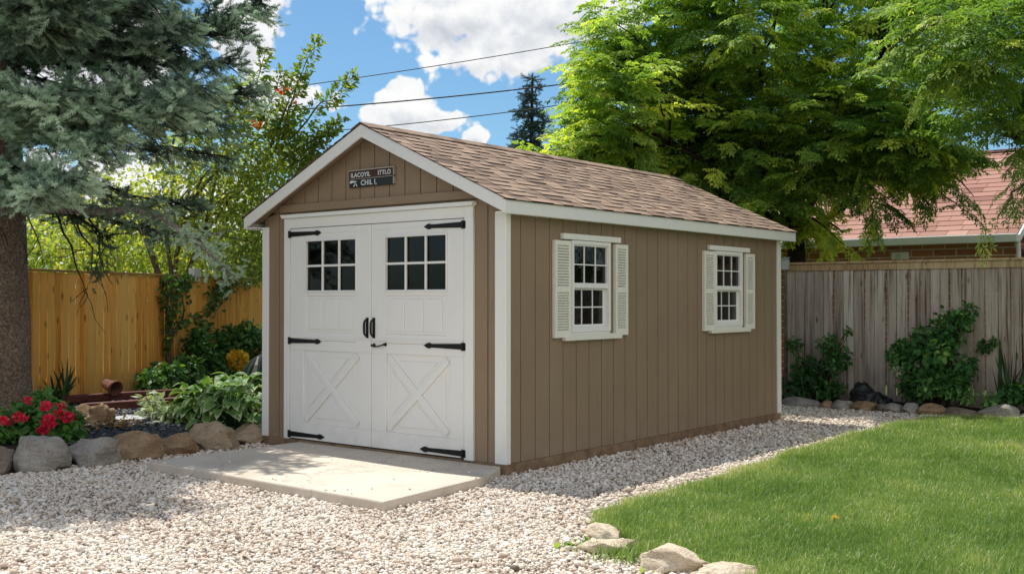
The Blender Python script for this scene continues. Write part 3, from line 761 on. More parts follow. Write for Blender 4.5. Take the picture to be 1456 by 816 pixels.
class Fol:
    def __init__(s): s.V = []; s.F = {}; s.T = []; s.n = 0
    def add(s, tm, P, R, S, tint):
        if not len(P): return
        V, FL, T = scatter(tm, P, R, S, tint)
        for f in FL: s.F.setdefault(f.shape[1], []).append(f+s.n)
        s.V.append(V); s.T.append(T); s.n += len(V)
    def build(s, name, m, parent=None, loc=None):
        return np_mesh(name, np.concatenate(s.V), [np.concatenate(a) for a in s.F.values()], m, parent, loc, attrs={'tint': np.concatenate(s.T)})
def leaf_t(l=1.0, w=.5, fold=.12, curl=-.12):
    """a leaf of 8 vertices, two halves folded on the midrib"""
    v = np.array([[0,0,0], [w*.42,.28*l,fold*w], [w*.40,.62*l,fold*w+curl*l*.4], [0,l,curl*l], [-w*.40,.62*l,fold*w+curl*l*.4], [-w*.42,.28*l,fold*w], [0,.28*l,0], [0,.62*l,curl*l*.4]])
    return (v, [np.array([[1,2,7,6],[6,7,4,5]]), np.array([[0,1,6],[0,6,5],[2,3,7],[7,3,4]])], np.zeros(8))
def diamond_t(l=1.0, w=.45):
    v = np.array([[0,0,0],[w/2,.45*l,.06*l],[0,l,-.08*l],[-w/2,.45*l,.06*l]])
    return (v, [np.array([[0,1,2,3]])], np.zeros(4))
def merge_t(parts):
    VV = []; FF = {}; TT = []; b = 0
    for v, fs, t_ in parts:
        VV.append(v); TT.append(t_)
        for f in fs: FF.setdefault(f.shape[1], []).append(f+b)
        b += len(v)
    return (np.concatenate(VV), [np.concatenate(a) for a in FF.values()], np.concatenate(TT))
def xf(t_, R, p, s=1.0, dt=0.0):
    v, f, tt = t_; return (v*s@R.T + np.array(p), f, tt+dt)
def rot_zx(az, el):
    """rotation taking +y to horizontal azimuth az (from +y toward +x) raised by el"""
    d = np.array([[math.sin(az)*math.cos(el), math.cos(az)*math.cos(el), math.sin(el)]]); return frames(d)[0]
def frond_fan(nf=9, length=1.0, pairs=7, ll=.085, lw=.034, droop=.35, r=None):
    """a flat spray: twig along +y carrying alternate pinnate fronds"""
    r = r or random; parts = []
    for i in range(nf):
        t_ = (i+.6)/nf; sd = 1 if i % 2 else -1
        p = np.array([0, t_*length, -droop*length*t_*t_*.5])
        az = sd*r.uniform(.5, 1.05) if i < nf-1 else 0.0
        fl = length*r.uniform(.26, .40)*(1.1-.35*t_)
        el0 = r.uniform(-.25, .25)-droop*t_*.5; dt = r.gauss(0, .07)
        d = np.array([math.sin(az), math.cos(az), el0]); d /= np.linalg.norm(d)
        sdv = np.array([math.cos(az), -math.sin(az), 0])
        for j in range(pairs):
            u = (j+.7)/pairs; q = p+d*fl*u+np.array([0, 0, -.28*fl*u*u])
            for s2 in (1, -1):
                az2 = az+s2*r.uniform(.85, 1.25)
                R = rot_zx(az2, r.uniform(-.55, .15)-.3*u)
                R = R@np.array([[math.cos(a_:=r.uniform(-.5, .5)),0,math.sin(a_)],[0,1,0],[-math.sin(a_),0,math.cos(a_)]])
                parts.append(xf(diamond_t(ll, lw), R, q, length*r.uniform(.8, 1.2), dt+r.gauss(0, .04)))
        parts.append(xf(diamond_t(ll*1.2, lw), rot_zx(az, el0-.3), p+d*fl+np.array([0,0,-.28*fl]), length, dt))
    return merge_t(parts)
def branch_path(a, b, sag=.0, n=8, wob=.06):
    a, b = np.array(a, float), np.array(b, float); Ln = np.linalg.norm(b-a); pts = []
    off = rng.normal(0, wob*Ln, (n, 3)); off[0] = off[-1] = 0
    for i in range(n):
        t_ = i/(n-1); p = a+(b-a)*t_; p = p+np.array([0, 0, sag*Ln*4*t_*(1-t_)])+off[i]*math.sin(PI*t_)*.5; pts.append(p)
    return pts
def shell_points(c, r, n, flat=.8, bias=.5):
    d = rng.normal(size=(n, 3)); d /= np.linalg.norm(d, axis=1)[:, None]
    rad = rng.random(n)**bias
    return np.array(c)+d*rad[:, None]*np.array([r, r, r*flat]), d, rad

def spray_tree(name, label, cat, base, fork, clumps, leafm, barkm, fan_size, per, tmpls, trunk_r, group=None, tint0=.45, tintv=.13, lean=(0,0,0), hang=()):
    T = thing(name, base, label, cat, group)
    fol = Fol(); br = MB(); tr = MB()
    base = np.array(base, float); fork = np.array(fork, float)
    pts = branch_path(base-[0,0,.2], fork, 0, 7, .02); tr.tube(pts, list(np.linspace(trunk_r*1.25, trunk_r*.8, 7)), 10)
    hub = fork+np.array([0, 0, .9])+np.array(lean)*.3
    br.tube([fork-[0,0,.05], (fork+hub)/2+[.05,.04,0], hub], [trunk_r*.78, trunk_r*.66, trunk_r*.55], 9)
    for (c, r, tb) in clumps:
        c = np.array(c, float)
        st = hub if rng.random() < .6 else fork
        path = branch_path(st, c, .05, 8, .05)
        br.tube(path, list(np.linspace(trunk_r*.30, .016, 8)), 6)
        for k in range(5):
            e = c+rng.normal(0, .35*r, 3); e[2] = max(e[2], c[2]-.4*r)
            br.tube(branch_path(path[5], e, .03, 5, .08), list(np.linspace(.03, .008, 5)), 5)
        n = int(per*max(r*r, .55*r))
        P, d, rad = shell_points(c, r, n, .78, .42)
        dirs = d*np.array([1, 1, .35]) + rng.normal(0, .35, (n, 3))*np.array([1, 1, .4]) + np.array([0, 0, -.12])
        up = np.tile([0, 0, 1.0], (n, 1))+rng.normal(0, .25, (n, 3))
        Rm = frames(dirs, up)
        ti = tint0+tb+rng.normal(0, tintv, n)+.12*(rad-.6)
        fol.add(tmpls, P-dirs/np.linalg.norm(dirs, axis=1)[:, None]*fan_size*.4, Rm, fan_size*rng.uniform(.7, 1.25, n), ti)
    for (a, b, nn, tb) in hang:
        path = branch_path(a, b, .08, 8, .05); br.tube(path, list(np.linspace(.022, .006, 8)), 5)
        pp = np.array(path); i = rng.integers(2, 8, nn); P = pp[i]+rng.normal(0, .05, (nn, 3))
        d = (np.array(b)-np.array(a))/np.linalg.norm(np.array(b)-np.array(a))
        dirs = d+rng.normal(0, .5, (nn, 3))+np.array([0, 0, -.3])
        fol.add(tmpls, P, frames(dirs), fan_size*rng.uniform(.6, .95, nn), tint0+tb+rng.normal(0, tintv, nn))
    tr.build('trunk', barkm, T, smooth=True)
    br.build('branches', barkm, T, smooth=True)
    fol.build('crown', leafm, T)
    return T

FANS = [frond_fan(8, 1.0, 5, .145, .074, .16) for _ in range(5)]
def C_(px, py, D, r, tb=0.0): return (at(px, py, D), r, tb)

# big tree behind the weathered fence
def jD(d, s): return d+rng.uniform(-s, s)
cl = []
for (px, py, r, tb) in [(1060,30,1.55,0), (935,50,1.25,.02), (862,62,.62,.04), (838,100,.42,.08), (875,105,.6,.06), (960,140,1.25,.05), (885,170,.95,.06), (1080,150,1.5,0), (1200,120,1.5,0), (1180,195,1.3,-.03), (1060,225,1.35,-.05),
        (960,235,1.1,.06), (880,225,.8,.08), (835,210,.55,.08), (825,238,.5,.08), (832,185,.4,.06), (836,145,.45,.05), (1195,258,.34,0), (1095,288,.38,-.05), (1290,170,1.2,-.02), (1275,205,.85,-.05), (1325,222,.6,-.02), (1095,250,.55,-.08), (1190,222,.6,-.05), (1255,215,.5,-.04), (1010,290,.9,-.04), (900,262,.8,.06), (1000,190,1.1,0),
        (1020,-40,1.0,.04), (1180,-20,1.1,.04), (1320,60,1.2,.04), (1300,-10,.9,.04), (768,225,.32,.24), (1152,318,.28,.28), (1180,332,.24,.32), (1345,225,.4,.0), (1300,235,.45,0)]:
    cl.append(C_(px, py, jD(17.3, 1.3), r, tb))
tb_ = np.array([-1.62, 9.6, -.06])
hang = [(at(1250,230,16.5), at(1325,300,16.2), 8, -.02), (at(1200,270,16.5), at(1285,308,16.3), 8, -.02), (at(1300,210,16.5), at(1385,280,16.2), 8, .0), (at(1130,300,16.6), at(1200,348,16.3), 8, .3), (at(1280,240,16.2), at(1370,300,16), 8, 0), (at(1240,250,16.2), at(1240,315,16), 12, 0)]
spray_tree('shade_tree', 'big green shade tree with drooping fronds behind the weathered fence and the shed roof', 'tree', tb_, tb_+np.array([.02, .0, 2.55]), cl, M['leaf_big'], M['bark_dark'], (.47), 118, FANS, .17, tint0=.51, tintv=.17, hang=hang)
# second dark trunk beside it
# bright lower tree left of it
cl = [C_(px, py, jD(21, 1), r, tb) for (px, py, r, tb) in [(795,272,.7,.05), (815,238,.5,.04), (845,210,.7,.04), (855,225,.9,0), (850,268,1.0,.05), (765,262,.45,.08), (748,277,.45,.06), (905,285,1.0,0), (810,290,1.0,0), (960,300,1.1,-.05), (1040,335,1.0,-.1)]]
spray_tree('yellow_green_tree', 'lower yellow-green bushy tree just above the shed ridge, in front of the distant spruce', 'tree', at(900,445,21.5)*np.array([1,1,0]), at(890,380,21.3), cl, M['leaf_yellow'], M['bark_dark'], .66, 70, FANS, .12, tint0=.5, tintv=.14)

# ash branches at right edge
cl = [C_(px, py, jD(13, .9), r, tb) for (px, py, r, tb) in [(1420,50,.8,.05), (1465,130,.7,.05), (1400,120,.5,.08), (1345,30,.5,.04), (1462,180,.36,0), (1300,5,.42,.05), (1430,-50,.9,.05), (1500,60,.9,0), (1520,180,.8,0), (1700,120,1.4,0), (1760,260,1.3,0), (1860,140,1.4,0), (1360,95,.4,.12), (1420,175,.32,.1), (1540,-40,1.1,0)]]
hang = [(at(1480,250,12.4), at(1418,310,12.1), 6, .1), (at(1490,200,12.2), at(1456,272,12), 6, 0), (at(1400,60,12.6), at(1320,130,12.4), 14, .08), (at(1360,30,12.6), at(1262,72,12.5), 14, .10)]
FANS2 = [frond_fan(8, 1.0, 5, .15, .052, .45) for _ in range(4)]
bR = at(1560, 600, 16.2)*np.array([1, 1, 0])
spray_tree('ash_tree', 'nearer tree with long narrow leaves hanging in at the upper right edge', 'tree', bR, bR+np.array([0, -.3, 2.6]), cl, M['leaf_right'], M['bark_light'], .46, 95, FANS2, .16, tint0=.5, tintv=.15, hang=hang)

# ------------------------------------------------------------------ orchard tree and shrubs over the left fence
LEAF = leaf_t(1.0, .52); ROUND = leaf_t(1.0, .85, .08, -.18); NARROW = leaf_t(1.0, .30, .1, -.2)
def leaf_cloud(fol, c, r, n, size, tint, tv=.14, flat=.8, bias=.4, tm=None, droop=.3, outward=.8):
    P, d, rad = shell_points(c, r, n, flat, bias)
    dirs = d*outward+rng.normal(0, .6, (n, 3))+np.array([0, 0, -droop])
    up = np.array([0, 0, .8])+d*.6+rng.normal(0, .5, (n, 3))
    fol.add(tm or [LEAF], P, frames(dirs, up), size*rng.uniform(.65, 1.25, n), tint+rng.normal(0, tv, n))
def shoot(fol, br, a, b, n, size, tint, spread, r0=.02, tm=None, sag=.03, tv=.14):
    path = branch_path(a, b, sag, 9, .04); br.tube(path, list(np.linspace(r0, .004, 9)), 5)
    pp = np.array(path); u = rng.random(n)*8; i = np.minimum(u.astype(int), 7); f = (u-i)[:, None]
    P = pp[i]*(1-f)+pp[i+1]*f
    ax = pp[-1]-pp[0]; ax /= np.linalg.norm(ax)
    d = rng.normal(size=(n, 3)); d -= (d@ax)[:, None]*ax; d /= np.linalg.norm(d, axis=1)[:, None]
    w = spread*(1.15-(u/8)[:, None]*.75)*rng.random((n, 1))**.6
    P = P+d*w; dirs = d+ax*.6+rng.normal(0, .45, (n, 3))+np.array([0, 0, -.25])
    fol.add(tm or [LEAF], P, frames(dirs, np.array([0, 0, .8])+rng.normal(0, .6, (n, 3))), size*rng.uniform(.65, 1.25, n), tint+rng.normal(0, tv, n))
def orchard():
    b = at(245, 430, 18.6)*np.array([1, 1, 0])
    T = thing('orchard_tree', b, 'yellow-green fruit tree with tall upright leafy shoots behind the cedar fence', 'tree')
    fol = Fol(); br = MB(); tr = MB()
    f0 = b+np.array([0, 0, 1.55])
    tr.tube([b-[0,0,.1], b+[.03,0,.8], f0], [.11, .09, .08], 9)
    tr.tube([f0+[0,0,-.3], at(215, 360, 18.6), at(205, 330, 18.6)], [.055, .05, .045], 8)
    stems = [(at(240,330,18.6)), (at(260,300,18.7)), (at(205,330,18.6)), (at(290,330,18.9))]
    for s in stems[:2]+stems[3:]: br.tube(branch_path(f0-[0,0,.1], s, 0, 5, .03), [.05,.045,.04,.035,.03], 7)
    for (px, py, r, n, tb) in [(330,205,.95,1500,.05), (385,215,.75,1300,.02), (285,255,1.0,1500,.12), (220,290,.9,1200,.15), (340,300,1.0,1700,0), (415,225,.42,560,.0), (180,330,.8,900,.2), (290,345,.9,1300,.12), (365,345,.8,1300,-.08), (120,345,.7,700,.2), (360,265,.8,1300,0), (250,215,.7,700,.1), (330,160,.5,520,.05), (400,175,.4,420,0), (150,270,.8,500,.15), (240,365,.7,900,.15), (90,320,.9,500,.2)]:
        c = at(px, py, jD(19, .8)); leaf_cloud(fol, c, r, int(n*.75), .10, .56+tb, .2, .9, .5)
        br.tube(branch_path(stems[int(rng.integers(4))], c, .04, 6, .05), list(np.linspace(.035, .008, 6)), 5)
    for (a, e, n, sp) in [((400,200),(452,52),420,.22), ((410,200),(507,106),420,.20), ((340,190),(380,72),360,.2), ((400,230),(482,178),260,.18), ((430,220),(470,185),160,.15), ((385,210),(430,105),260,.22), ((300,200),(340,110),260,.22), ((370,180),(402,100),240,.2), ((415,235),(470,205),140,.14), ((420,270),(445,225),140,.2), ((260,200),(290,130),200,.2), ((440,215),(492,165),90,.1)]:
        shoot(fol, br, at(*a, 18.7), at(*e, 18.5), n, .105, .46, sp)
    tr.build('trunk', M['bark_light'], T, smooth=True); br.build('branches', M['bark_light'], T, smooth=True)
    fol.build('crown', M['leaf_apple'], T)
    fol = Fol()
    for (px, py, n, r) in [(402,126,13,.07), (366,177,14,.08), (421,143,5,.05)]: leaf_cloud(fol, at(px, py, 17.9), r, n, .10, .4, .3)
    fol.build('orange_leaves', M['red_leaf'], T)
orchard()
def hedge(name, label, spec, size, m, D0, cat='shrub', bark='bark_dark'):
    c0 = at(spec[0][0], 430, D0)*np.array([1, 1, 0])
    T = thing(name, c0, label, cat); fol = Fol(); br = MB()
    for (px, py, r, n, tb) in spec:
        c = at(px, py, jD(D0, .5)); leaf_cloud(fol, c, r, n, size, .5+tb, .16, .9, .5)
        g0 = np.array([c[0]+rng.normal(0, .2), c[1]+rng.normal(0, .2), -.06]); br.tube(branch_path(g0, c, .0, 6, .04), list(np.linspace(.04, .008, 6)), 5)
    br.build('stems', M[bark], T, smooth=True); fol.build('foliage', m, T)
hedge('hedge_shrub', 'bright yellow-green shrubs showing over the top of the cedar fence', [(60,368,.9,900,.15), (120,372,.9,900,.2), (190,378,.9,1000,.15), (260,376,.9,1000,.1), (320,380,.9,1200,-.02), (372,372,.8,1100,-.1), (20,340,1.0,700,.1), (150,345,.8,500,.2)], .12, M['leaf_yellow'], 21.5)
hedge('far_shrub', 'darker leafy mass far behind the orchard tree', [(60,320,1.6,700,.05), (150,335,1.7,900,.1), (260,330,1.7,900,.05), (350,335,1.7,900,0)], .2, M['leaf_apple'], 27)

# ------------------------------------------------------------------ spruce
def needle_spray(n=34, length=1.0, nl=.27, nw=.050):
    parts = []
    v = []; f = []; t_ = []
    for i in range(n):
        u = i/n; p = np.array([0, u*length, 0]); a = i*2.399+random.uniform(-.3, .3)
        lean = random.uniform(.35, 1.0)
        d = np.array([math.cos(a), lean, math.sin(a)*.85+.18]); d /= np.linalg.norm(d)
        s = np.cross(d, [random.gauss(0, 1), random.gauss(0, 1), random.gauss(0, 1)]); s /= np.linalg.norm(s)
        l = nl*random.uniform(.75, 1.15)*(1 if u < .85 else .8)
        b = len(v); v += [p-s*nw/2, p+s*nw/2, p+d*l*.7+s*nw*.4, p+d*l]; f.append([b, b+1, b+2, b+3]); t_ += [-.06, -.06, .02, .08]
    return (np.array(v), [np.array(f)], np.array(t_))
SPR = [needle_spray(46) for _ in range(4)]
def bough(fol, br, a, b, width, dens, tint, r0=.035, sag=-.05, upcurl=.12, size=.165, hang=.25, fill=1.0):
    n = 10; a, b = np.array(a, float), np.array(b, float); Ln = np.linalg.norm(b-a); path = []
    for i in range(n):
        t_ = i/(n-1); p = a+(b-a)*t_+np.array([0, 0, sag*Ln*4*t_*(1-t_)-upcurl*.25*Ln*(t_**2)*(1-t_)*2]); path.append(p+rng.normal(0, .012*Ln, 3)*(0 < i < n-1))
    br.tube(path, list(np.linspace(r0, .008, n)), 6)
    pp = np.array(path); ax = (b-a)/Ln; sd = np.cross(ax, [0, 0, 1.0]); sd /= np.linalg.norm(sd)
    nb = int(Ln*dens); Pl = []; Dl = []; Sl = []; Tl = []
    for k in range(nb):
        t_ = .12+.88*(k+rng.random())/nb; u = t_*(n-1); i = min(int(u), n-2); p0 = pp[i]*(1-u+i)+pp[i+1]*(u-i)
        s = 1 if k % 2 else -1
        ln = width*(.35+.65*math.sin(PI*min(1, (1.02-t_)*1.1+.12)))*rng.uniform(.6, 1.15)
        out = ax*rng.uniform(.35, .9)+sd*s*rng.uniform(.4, 1.0)+np.array([0, 0, rng.normal(-.06, .28)]); out /= np.linalg.norm(out)
        end = p0+out*ln+np.array([0, 0, -hang*ln*rng.uniform(.3, 1.3)])
        bp = branch_path(p0, end, .08, 5, .05); br.tube(bp, [.010, .008, .007, .005, .004], 4)
        m = max(5, int(ln/.030*fill)); q = rng.random(m)*4; qi = np.minimum(q.astype(int), 3); qf = (q-qi)[:, None]; bp = np.array(bp)
        P = bp[qi]*(1-qf)+bp[qi+1]*qf
        side = np.cross(out, [0, 0, 1.0]); side /= np.linalg.norm(side)+1e-9
        sg = rng.choice([-1, 1], m)[:, None]
        dirs = out*rng.uniform(.4, 1.0, (m, 1))+side*sg*rng.uniform(.1, .9, (m, 1))+rng.normal(0, .28, (m, 3))+np.array([0, 0, .06])
        tip = (P[:, 2]-p0[2])
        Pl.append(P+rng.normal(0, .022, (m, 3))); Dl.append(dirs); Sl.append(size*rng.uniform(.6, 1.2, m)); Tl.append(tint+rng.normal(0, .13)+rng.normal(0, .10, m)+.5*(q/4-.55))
    P = np.concatenate(Pl); fol.add(SPR, P, frames(np.concatenate(Dl)), np.concatenate(Sl), np.concatenate(Tl))
def spruce():
    base = at(-2, 560, 12.6); base[2] = .0
    T = thing('blue_spruce', base, 'large blue spruce with rough trunk at the left edge of the photo', 'tree')
    tr = MB(); pts = []; rd = []
    for i in range(34):
        z = -.1+i*.36; pts.append(base+np.array([.03*math.sin(z*1.1), .03*math.cos(z*.9), z])); rd.append((.335-.018*z if z > .4 else .335+.12*(.4-z))*(1+.02*math.sin(i*2.1)))
    tr.tube(pts, rd, 22)
    tk = tr.build('trunk', M['bark_spruce'], T, smooth=True)
    fol = Fol(); br = MB()
    def trunk_at(z): return base+np.array([0, 0, z])
    # (px, py, D) of the tip, width, density, tint, z drop to the trunk
    for (px, py, D, w, dn, tn, zr, hg) in [
        (372,5,12.6,.55,20,.50,-.55,.2), (335,40,12.2,.55,19,.5,-.25,.2), (300,-30,12.6,.5,14,.45,-.4,.2), (325,85,12.8,.5,18,.46,.1,.3), (250,30,11.4,.55,15,.52,-.1,.25), (200,-10,11.0,.6,18,.5,-.2,.25),
        (362,132,12.5,.46,17,.52,.25,.35), (275,120,11.2,.62,26,.64,.15,.3), (245,150,11.0,.62,26,.68,.3,.3), (300,165,12.0,.5,16,.50,.35,.4), (320,222,12.7,.36,16,.42,.55,.4), 
        (140,150,10.7,.55,28,.72,.25,.25), (148,190,10.6,.50,26,.74,.45,.3), (90,130,10.4,.55,26,.72,.2,.25), (98,252,10.3,.42,28,.74,.35,.25), (60,262,10.2,.40,28,.76,.3,.25), (20,235,10.4,.45,26,.72,.2,.3), (30,140,10.6,.5,24,.70,.2,.25),
        (285,290,12.7,.32,15,.36,.55,.5), (130,60,11.6,.55,15,.46,.0,.3), (80,20,11.2,.6,20,.5,-.1,.3), (150,330,12.4,.25,10,.28,.9,.7), (240,330,12.6,.26,14,.34,.75,.4),
        (60,70,13.4,.6,12,.36,0,.3)]:
        e = at(px, py, D); zs = e[2]+zr
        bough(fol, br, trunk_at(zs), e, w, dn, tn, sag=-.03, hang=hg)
    # upper whorls beyond the top of the frame, all round the trunk
    for z in np.arange(6.2, 11.4, .55):
        Lb = 1.0*(1-(z-6.2)/6.0)+.3
        for k in range(3):
            a = rng.uniform(0, 2*PI); e = base+np.array([math.cos(a)*Lb, math.sin(a)*Lb, z-.25])
            bough(fol, br, trunk_at(z), e, .55, 9, .48, hang=.3, size=.2, fill=.55)
    # boughs toward the camera's left and behind, lower
    for z in (2.2, 2.6, 3.0, 3.4, 3.9):
        for k in range(3):
            a = rng.uniform(PI*.75, PI*1.75); e = base+np.array([math.cos(a)*2.6, math.sin(a)*2.6, z+.1])
            bough(fol, br, trunk_at(z), e, .6, 10, .5, hang=.3, size=.19, fill=.6)
    # boughs over the yard: they drop the dappled shade on gravel and slab
    for (x, y, z) in [(-3.75,-2.15,4.45), (-3.95,-1.7,5.0), (-3.9,-1.05,4.9), (-3.55,-.55,5.0), (-4.0,-.1,5.3), (-4.1,-2.3,5.4), (-4.4,-2.5,4.6)] + [tuple(on_ground(px, py)+np.array([-.44,.135,1.0])*h) for px, py, h in ((40,738,4.9), (120,742,4.7), (190,738,4.6), (250,728,4.55), (80,720,5.0), (160,716,4.8), (20,752,5.1))]:
        bough(fol, br, trunk_at(z-.1), (x, y, z), .5, 17, .5, hang=.2)
    # dead twigs
    for (px, py, D) in [(140,400,12.2), (125,420,12.2), (160,405,12.4), (110,330,12.0), (60,360,12.1), (12,350,11.9)]:
        a = at(px-45, py-120, D+.1); br.tube(branch_path(a, at(px, py, D), -.05, 6, .06), [.016,.014,.012,.009,.006,.004], 5)
        for k in range(4):
            c = at(px-rng.uniform(0, 30), py-rng.uniform(0, 70), D); br.tube(branch_path(c, c+rng.normal(0, .22, 3)+np.array([0,0,-.15]), 0, 4, .08), [.006,.005,.004,.003], 4)
    for (px, py, n) in [(140,395,10), (128,380,10), (150,370,12)]:
        P = at(px, py, 12.2)+rng.normal(0, .07, (n, 3)); fol.add(SPR, P, frames(rng.normal(size=(n, 3))+np.array([0,0,-1.2])), np.full(n, .12), np.full(n, .28))
    br.build('branches', M['bark_dark'], T, smooth=True)
    # the pale lichen covered low bough
    lb = MB(); a = trunk_at(at(0, 290, 12.4)[2]); m1 = at(190, 296, 11.9); e = at(322, 385, 11.7)
    p1 = branch_path(a, m1, -.03, 6, .02)[:-1]+branch_path(m1, e, .06, 7, .03)
    lb.tube(p1, list(np.linspace(.06, .018, len(p1))), 7)
    for k in range(26):
        i = int(rng.integers(5, len(p1))); q = p1[i]; lb.tube(branch_path(q, q+rng.normal(0, .13, 3)+np.array([.06, 0, -.02]), 0, 4, .08), [.009,.008,.006,.004], 4)
    lb.build('low_bough', M['lichen_bark'], T, smooth=True)
    for i in range(4, len(p1)):
        n = 30; P = np.array(p1[i])+rng.normal(0, .085, (n, 3)); fol.add(SPR, P, frames(rng.normal(size=(n, 3))+np.array([.6, .3, -.3])), rng.uniform(.09, .15, n), np.full(n, .62 if i < 8 else .97)+rng.normal(0, .1, n))
    fol.build('needles', M['needle'], T)
spruce()

def far_spruce():
    D = 46; b = at(752, 430, D)*np.array([1, 1, 0]); top = at(757, 106, D)
    T = thing('distant_spruce', b, 'small dark spruce standing far off against the sky beyond the shed roof', 'tree')
    MB().tube([b-[0,0,.1], (b+top)/2, top], [.28, .16, .03], 8).build('trunk', M['bark_dark'], T, smooth=True)
    fol = Fol(); H = top[2]; br = MB()
    for z in np.arange(H-6.5, H-.1, .30):
        Lb = .18+(H-z)*.36
        for k in range(5):
            a = rng.uniform(0, 2*PI); L2 = Lb*rng.uniform(.55, 1.15); p0 = np.array([b[0]+(top-b)[0]*z/H, b[1]+(top-b)[1]*z/H, z])
            e = p0+np.array([math.cos(a)*L2, math.sin(a)*L2, -.22*L2+.10*rng.normal()])
            br.tube([p0, (p0+e)/2+[0,0,-.04], e], [.02,.015,.008], 4)
            n = max(5, int(L2*24)); u = rng.random((n, 1))**.7; P = p0+(e-p0)*u+rng.normal(0, .05+.07*L2*.6, (n, 3))*np.array([1, 1, .45])
            fol.add(SPR, P, frames((e-p0)/L2+rng.normal(0, .55, (n, 3))+np.array([0, 0, .05])), rng.uniform(.22, .40, n), .45+rng.normal(0, .16, n))
    br.build('branches', M['bark_dark'], T); fol.build('needles', M['needle_far'], T)
far_spruce()

# ------------------------------------------------------------------ fences
FA, FB = np.array([-7.80, -.22]), np.array([-10.85, 6.05])
FDIR = (FB-FA)/np.linalg.norm(FB-FA); FN = np.array([FDIR[1], -FDIR[0]])   # toward the yard
def left_fence():
    T = thing('cedar_fence', (*FA, 0), 'honey coloured new cedar board fence behind the left flower bed', 'fence')
    P = lambda s, off, z: np.array([*(FA+FDIR*s+FN*off), z])
    s = -2.6; i = 0; mb = MB(); random.seed(3)
    while s < 15.2:
        w = random.uniform(.135, .165); mb.tint = random.random(); off = .012 if i % 2 else 0.0
        z0 = .10+random.uniform(-.01, .02); z1 = 1.87+random.uniform(-.006, .006)
        c = P(s+w/2, .022+random.uniform(0, .005), (z0+z1)/2); tl = random.gauss(0, .004)
        mb.obox(c, np.array([*(FDIR*(w/2)), 0]), np.array([*(FN*.009), 0]), np.array([*(FDIR*tl), (z1-z0)/2]))
        s += w+random.choice([.010, .015, .022]); i += 1
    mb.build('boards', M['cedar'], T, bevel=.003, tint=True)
    for z in (.42, 1.60):
        mb = MB(); mb.tint = .4; mb.obox(P(6.3, -.02, z), np.array([*(FDIR*8.9), 0]), np.array([*(FN*.019), 0]), np.array([0,0,.044])); mb.build('rail', M['cedar'], T, tint=True)
    for s in (-2.4, .06, 1.19, 4.3, 6.95, 9.6, 12.25, 14.9):
        mb = MB(); mb.tint = random.random()
        big = s in (.06, 1.19)
        mb.obox(P(s, .068 if big else -.09, .90), np.array([*(FDIR*(.06 if s == 1.19 else .045)), 0]), np.array([*(FN*.035), 0]), np.array([0,0,.965]))
        mb.build('post', M['cedar'], T, bevel=.006, tint=True)
    mb = MB(); mb.tint = .4; mb.obox(P(6.3, .012, 1.897), np.array([*(FDIR*8.9), 0]), np.array([*(FN*.058), 0]), np.array([0,0,.016])); mb.build('cap_rail', M['cedar_dark'], T, bevel=.004, tint=True)
    mb = MB(); mb.tint = .55; mb.obox(P(6.3, .016, .12), np.array([*(FDIR*8.9), 0]), np.array([*(FN*.012), 0]), np.array([0,0,.05])); mb.build('kick_board', M['cedar_dark'], T, tint=True)
left_fence()
def fence_pt(px, z, off=0.0):
    """the point of the left fence seen at photo column px"""
    d = FW+RT*(px-728)/F; d2 = d[:2]
    A = np.array([[d2[0], -FDIR[0]], [d2[1], -FDIR[1]]]); k = np.linalg.solve(A, FA+FN*off-CAM[:2])
    return np.array([*(FA+FN*off+FDIR*k[1]), z])
def right_fence():
    Y = 8.0
    T = thing('weathered_fence', (2, Y, 0), 'weathered gray board fence with tan top rail behind the lawn', 'fence')
    mb = MB(); x = -1.02; random.seed(8); i = 0
    while x < 9.0:
        w = random.uniform(.115, .155); mb.tint = min(1, max(0, random.gauss(.5, .28)))
        z0 = .07+random.uniform(-.03, .03); z1 = 1.96+random.uniform(-.01, .005); tl = random.gauss(0, .006); yo = random.uniform(-.004, .010)
        mb.obox((x+w/2, Y-.03+yo, (z0+z1)/2), (w/2, random.gauss(0, .002), 0), (0, .009, 0), (tl, 0, (z1-z0)/2))
        x += w+random.choice([.006, .010, .014, .022]); i += 1
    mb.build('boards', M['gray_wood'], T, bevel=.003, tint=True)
    for z in (.45, 1.1, 1.75):
        mb = MB(); mb.tint = .4; mb.box(-1.05, 9, Y-.012, Y+.028, z-.045, z+.045); mb.build('rail', M['gray_wood'], T, tint=True)
    for xx in (-.98, 1.42, 3.8, 6.2, 8.6):
        mb = MB(); mb.tint = .3; mb.box(xx-.045, xx+.045, Y+.03, Y+.12, -.05, 1.95); mb.build('post', M['gray_wood'], T, tint=True)
    xs = [-1.04, .62, 3.05, 5.4, 9.0]
    for k in range(4):
        mb = MB(); mb.tint = random.random(); mb.box(xs[k], xs[k+1]-.003, Y-.062, Y-.043, 1.93, 2.022); mb.build('trim_board', M['cap_wood'], T, bevel=.004, tint=True)
        mb = MB(); mb.tint = random.random()*.6; mb.box(xs[k], xs[k+1]-.003, Y-.085, Y+.06, 2.0245, 2.058); mb.build('cap_rail', M['cap_wood'], T, bevel=.005, tint=True)
    mb = MB(); mb.tint = .3; mb.box(-1.0, 9, Y-.06, Y-.042, .02, .16); mb.build('kick_board', M['gray_wood'], T, tint=True)
right_fence()

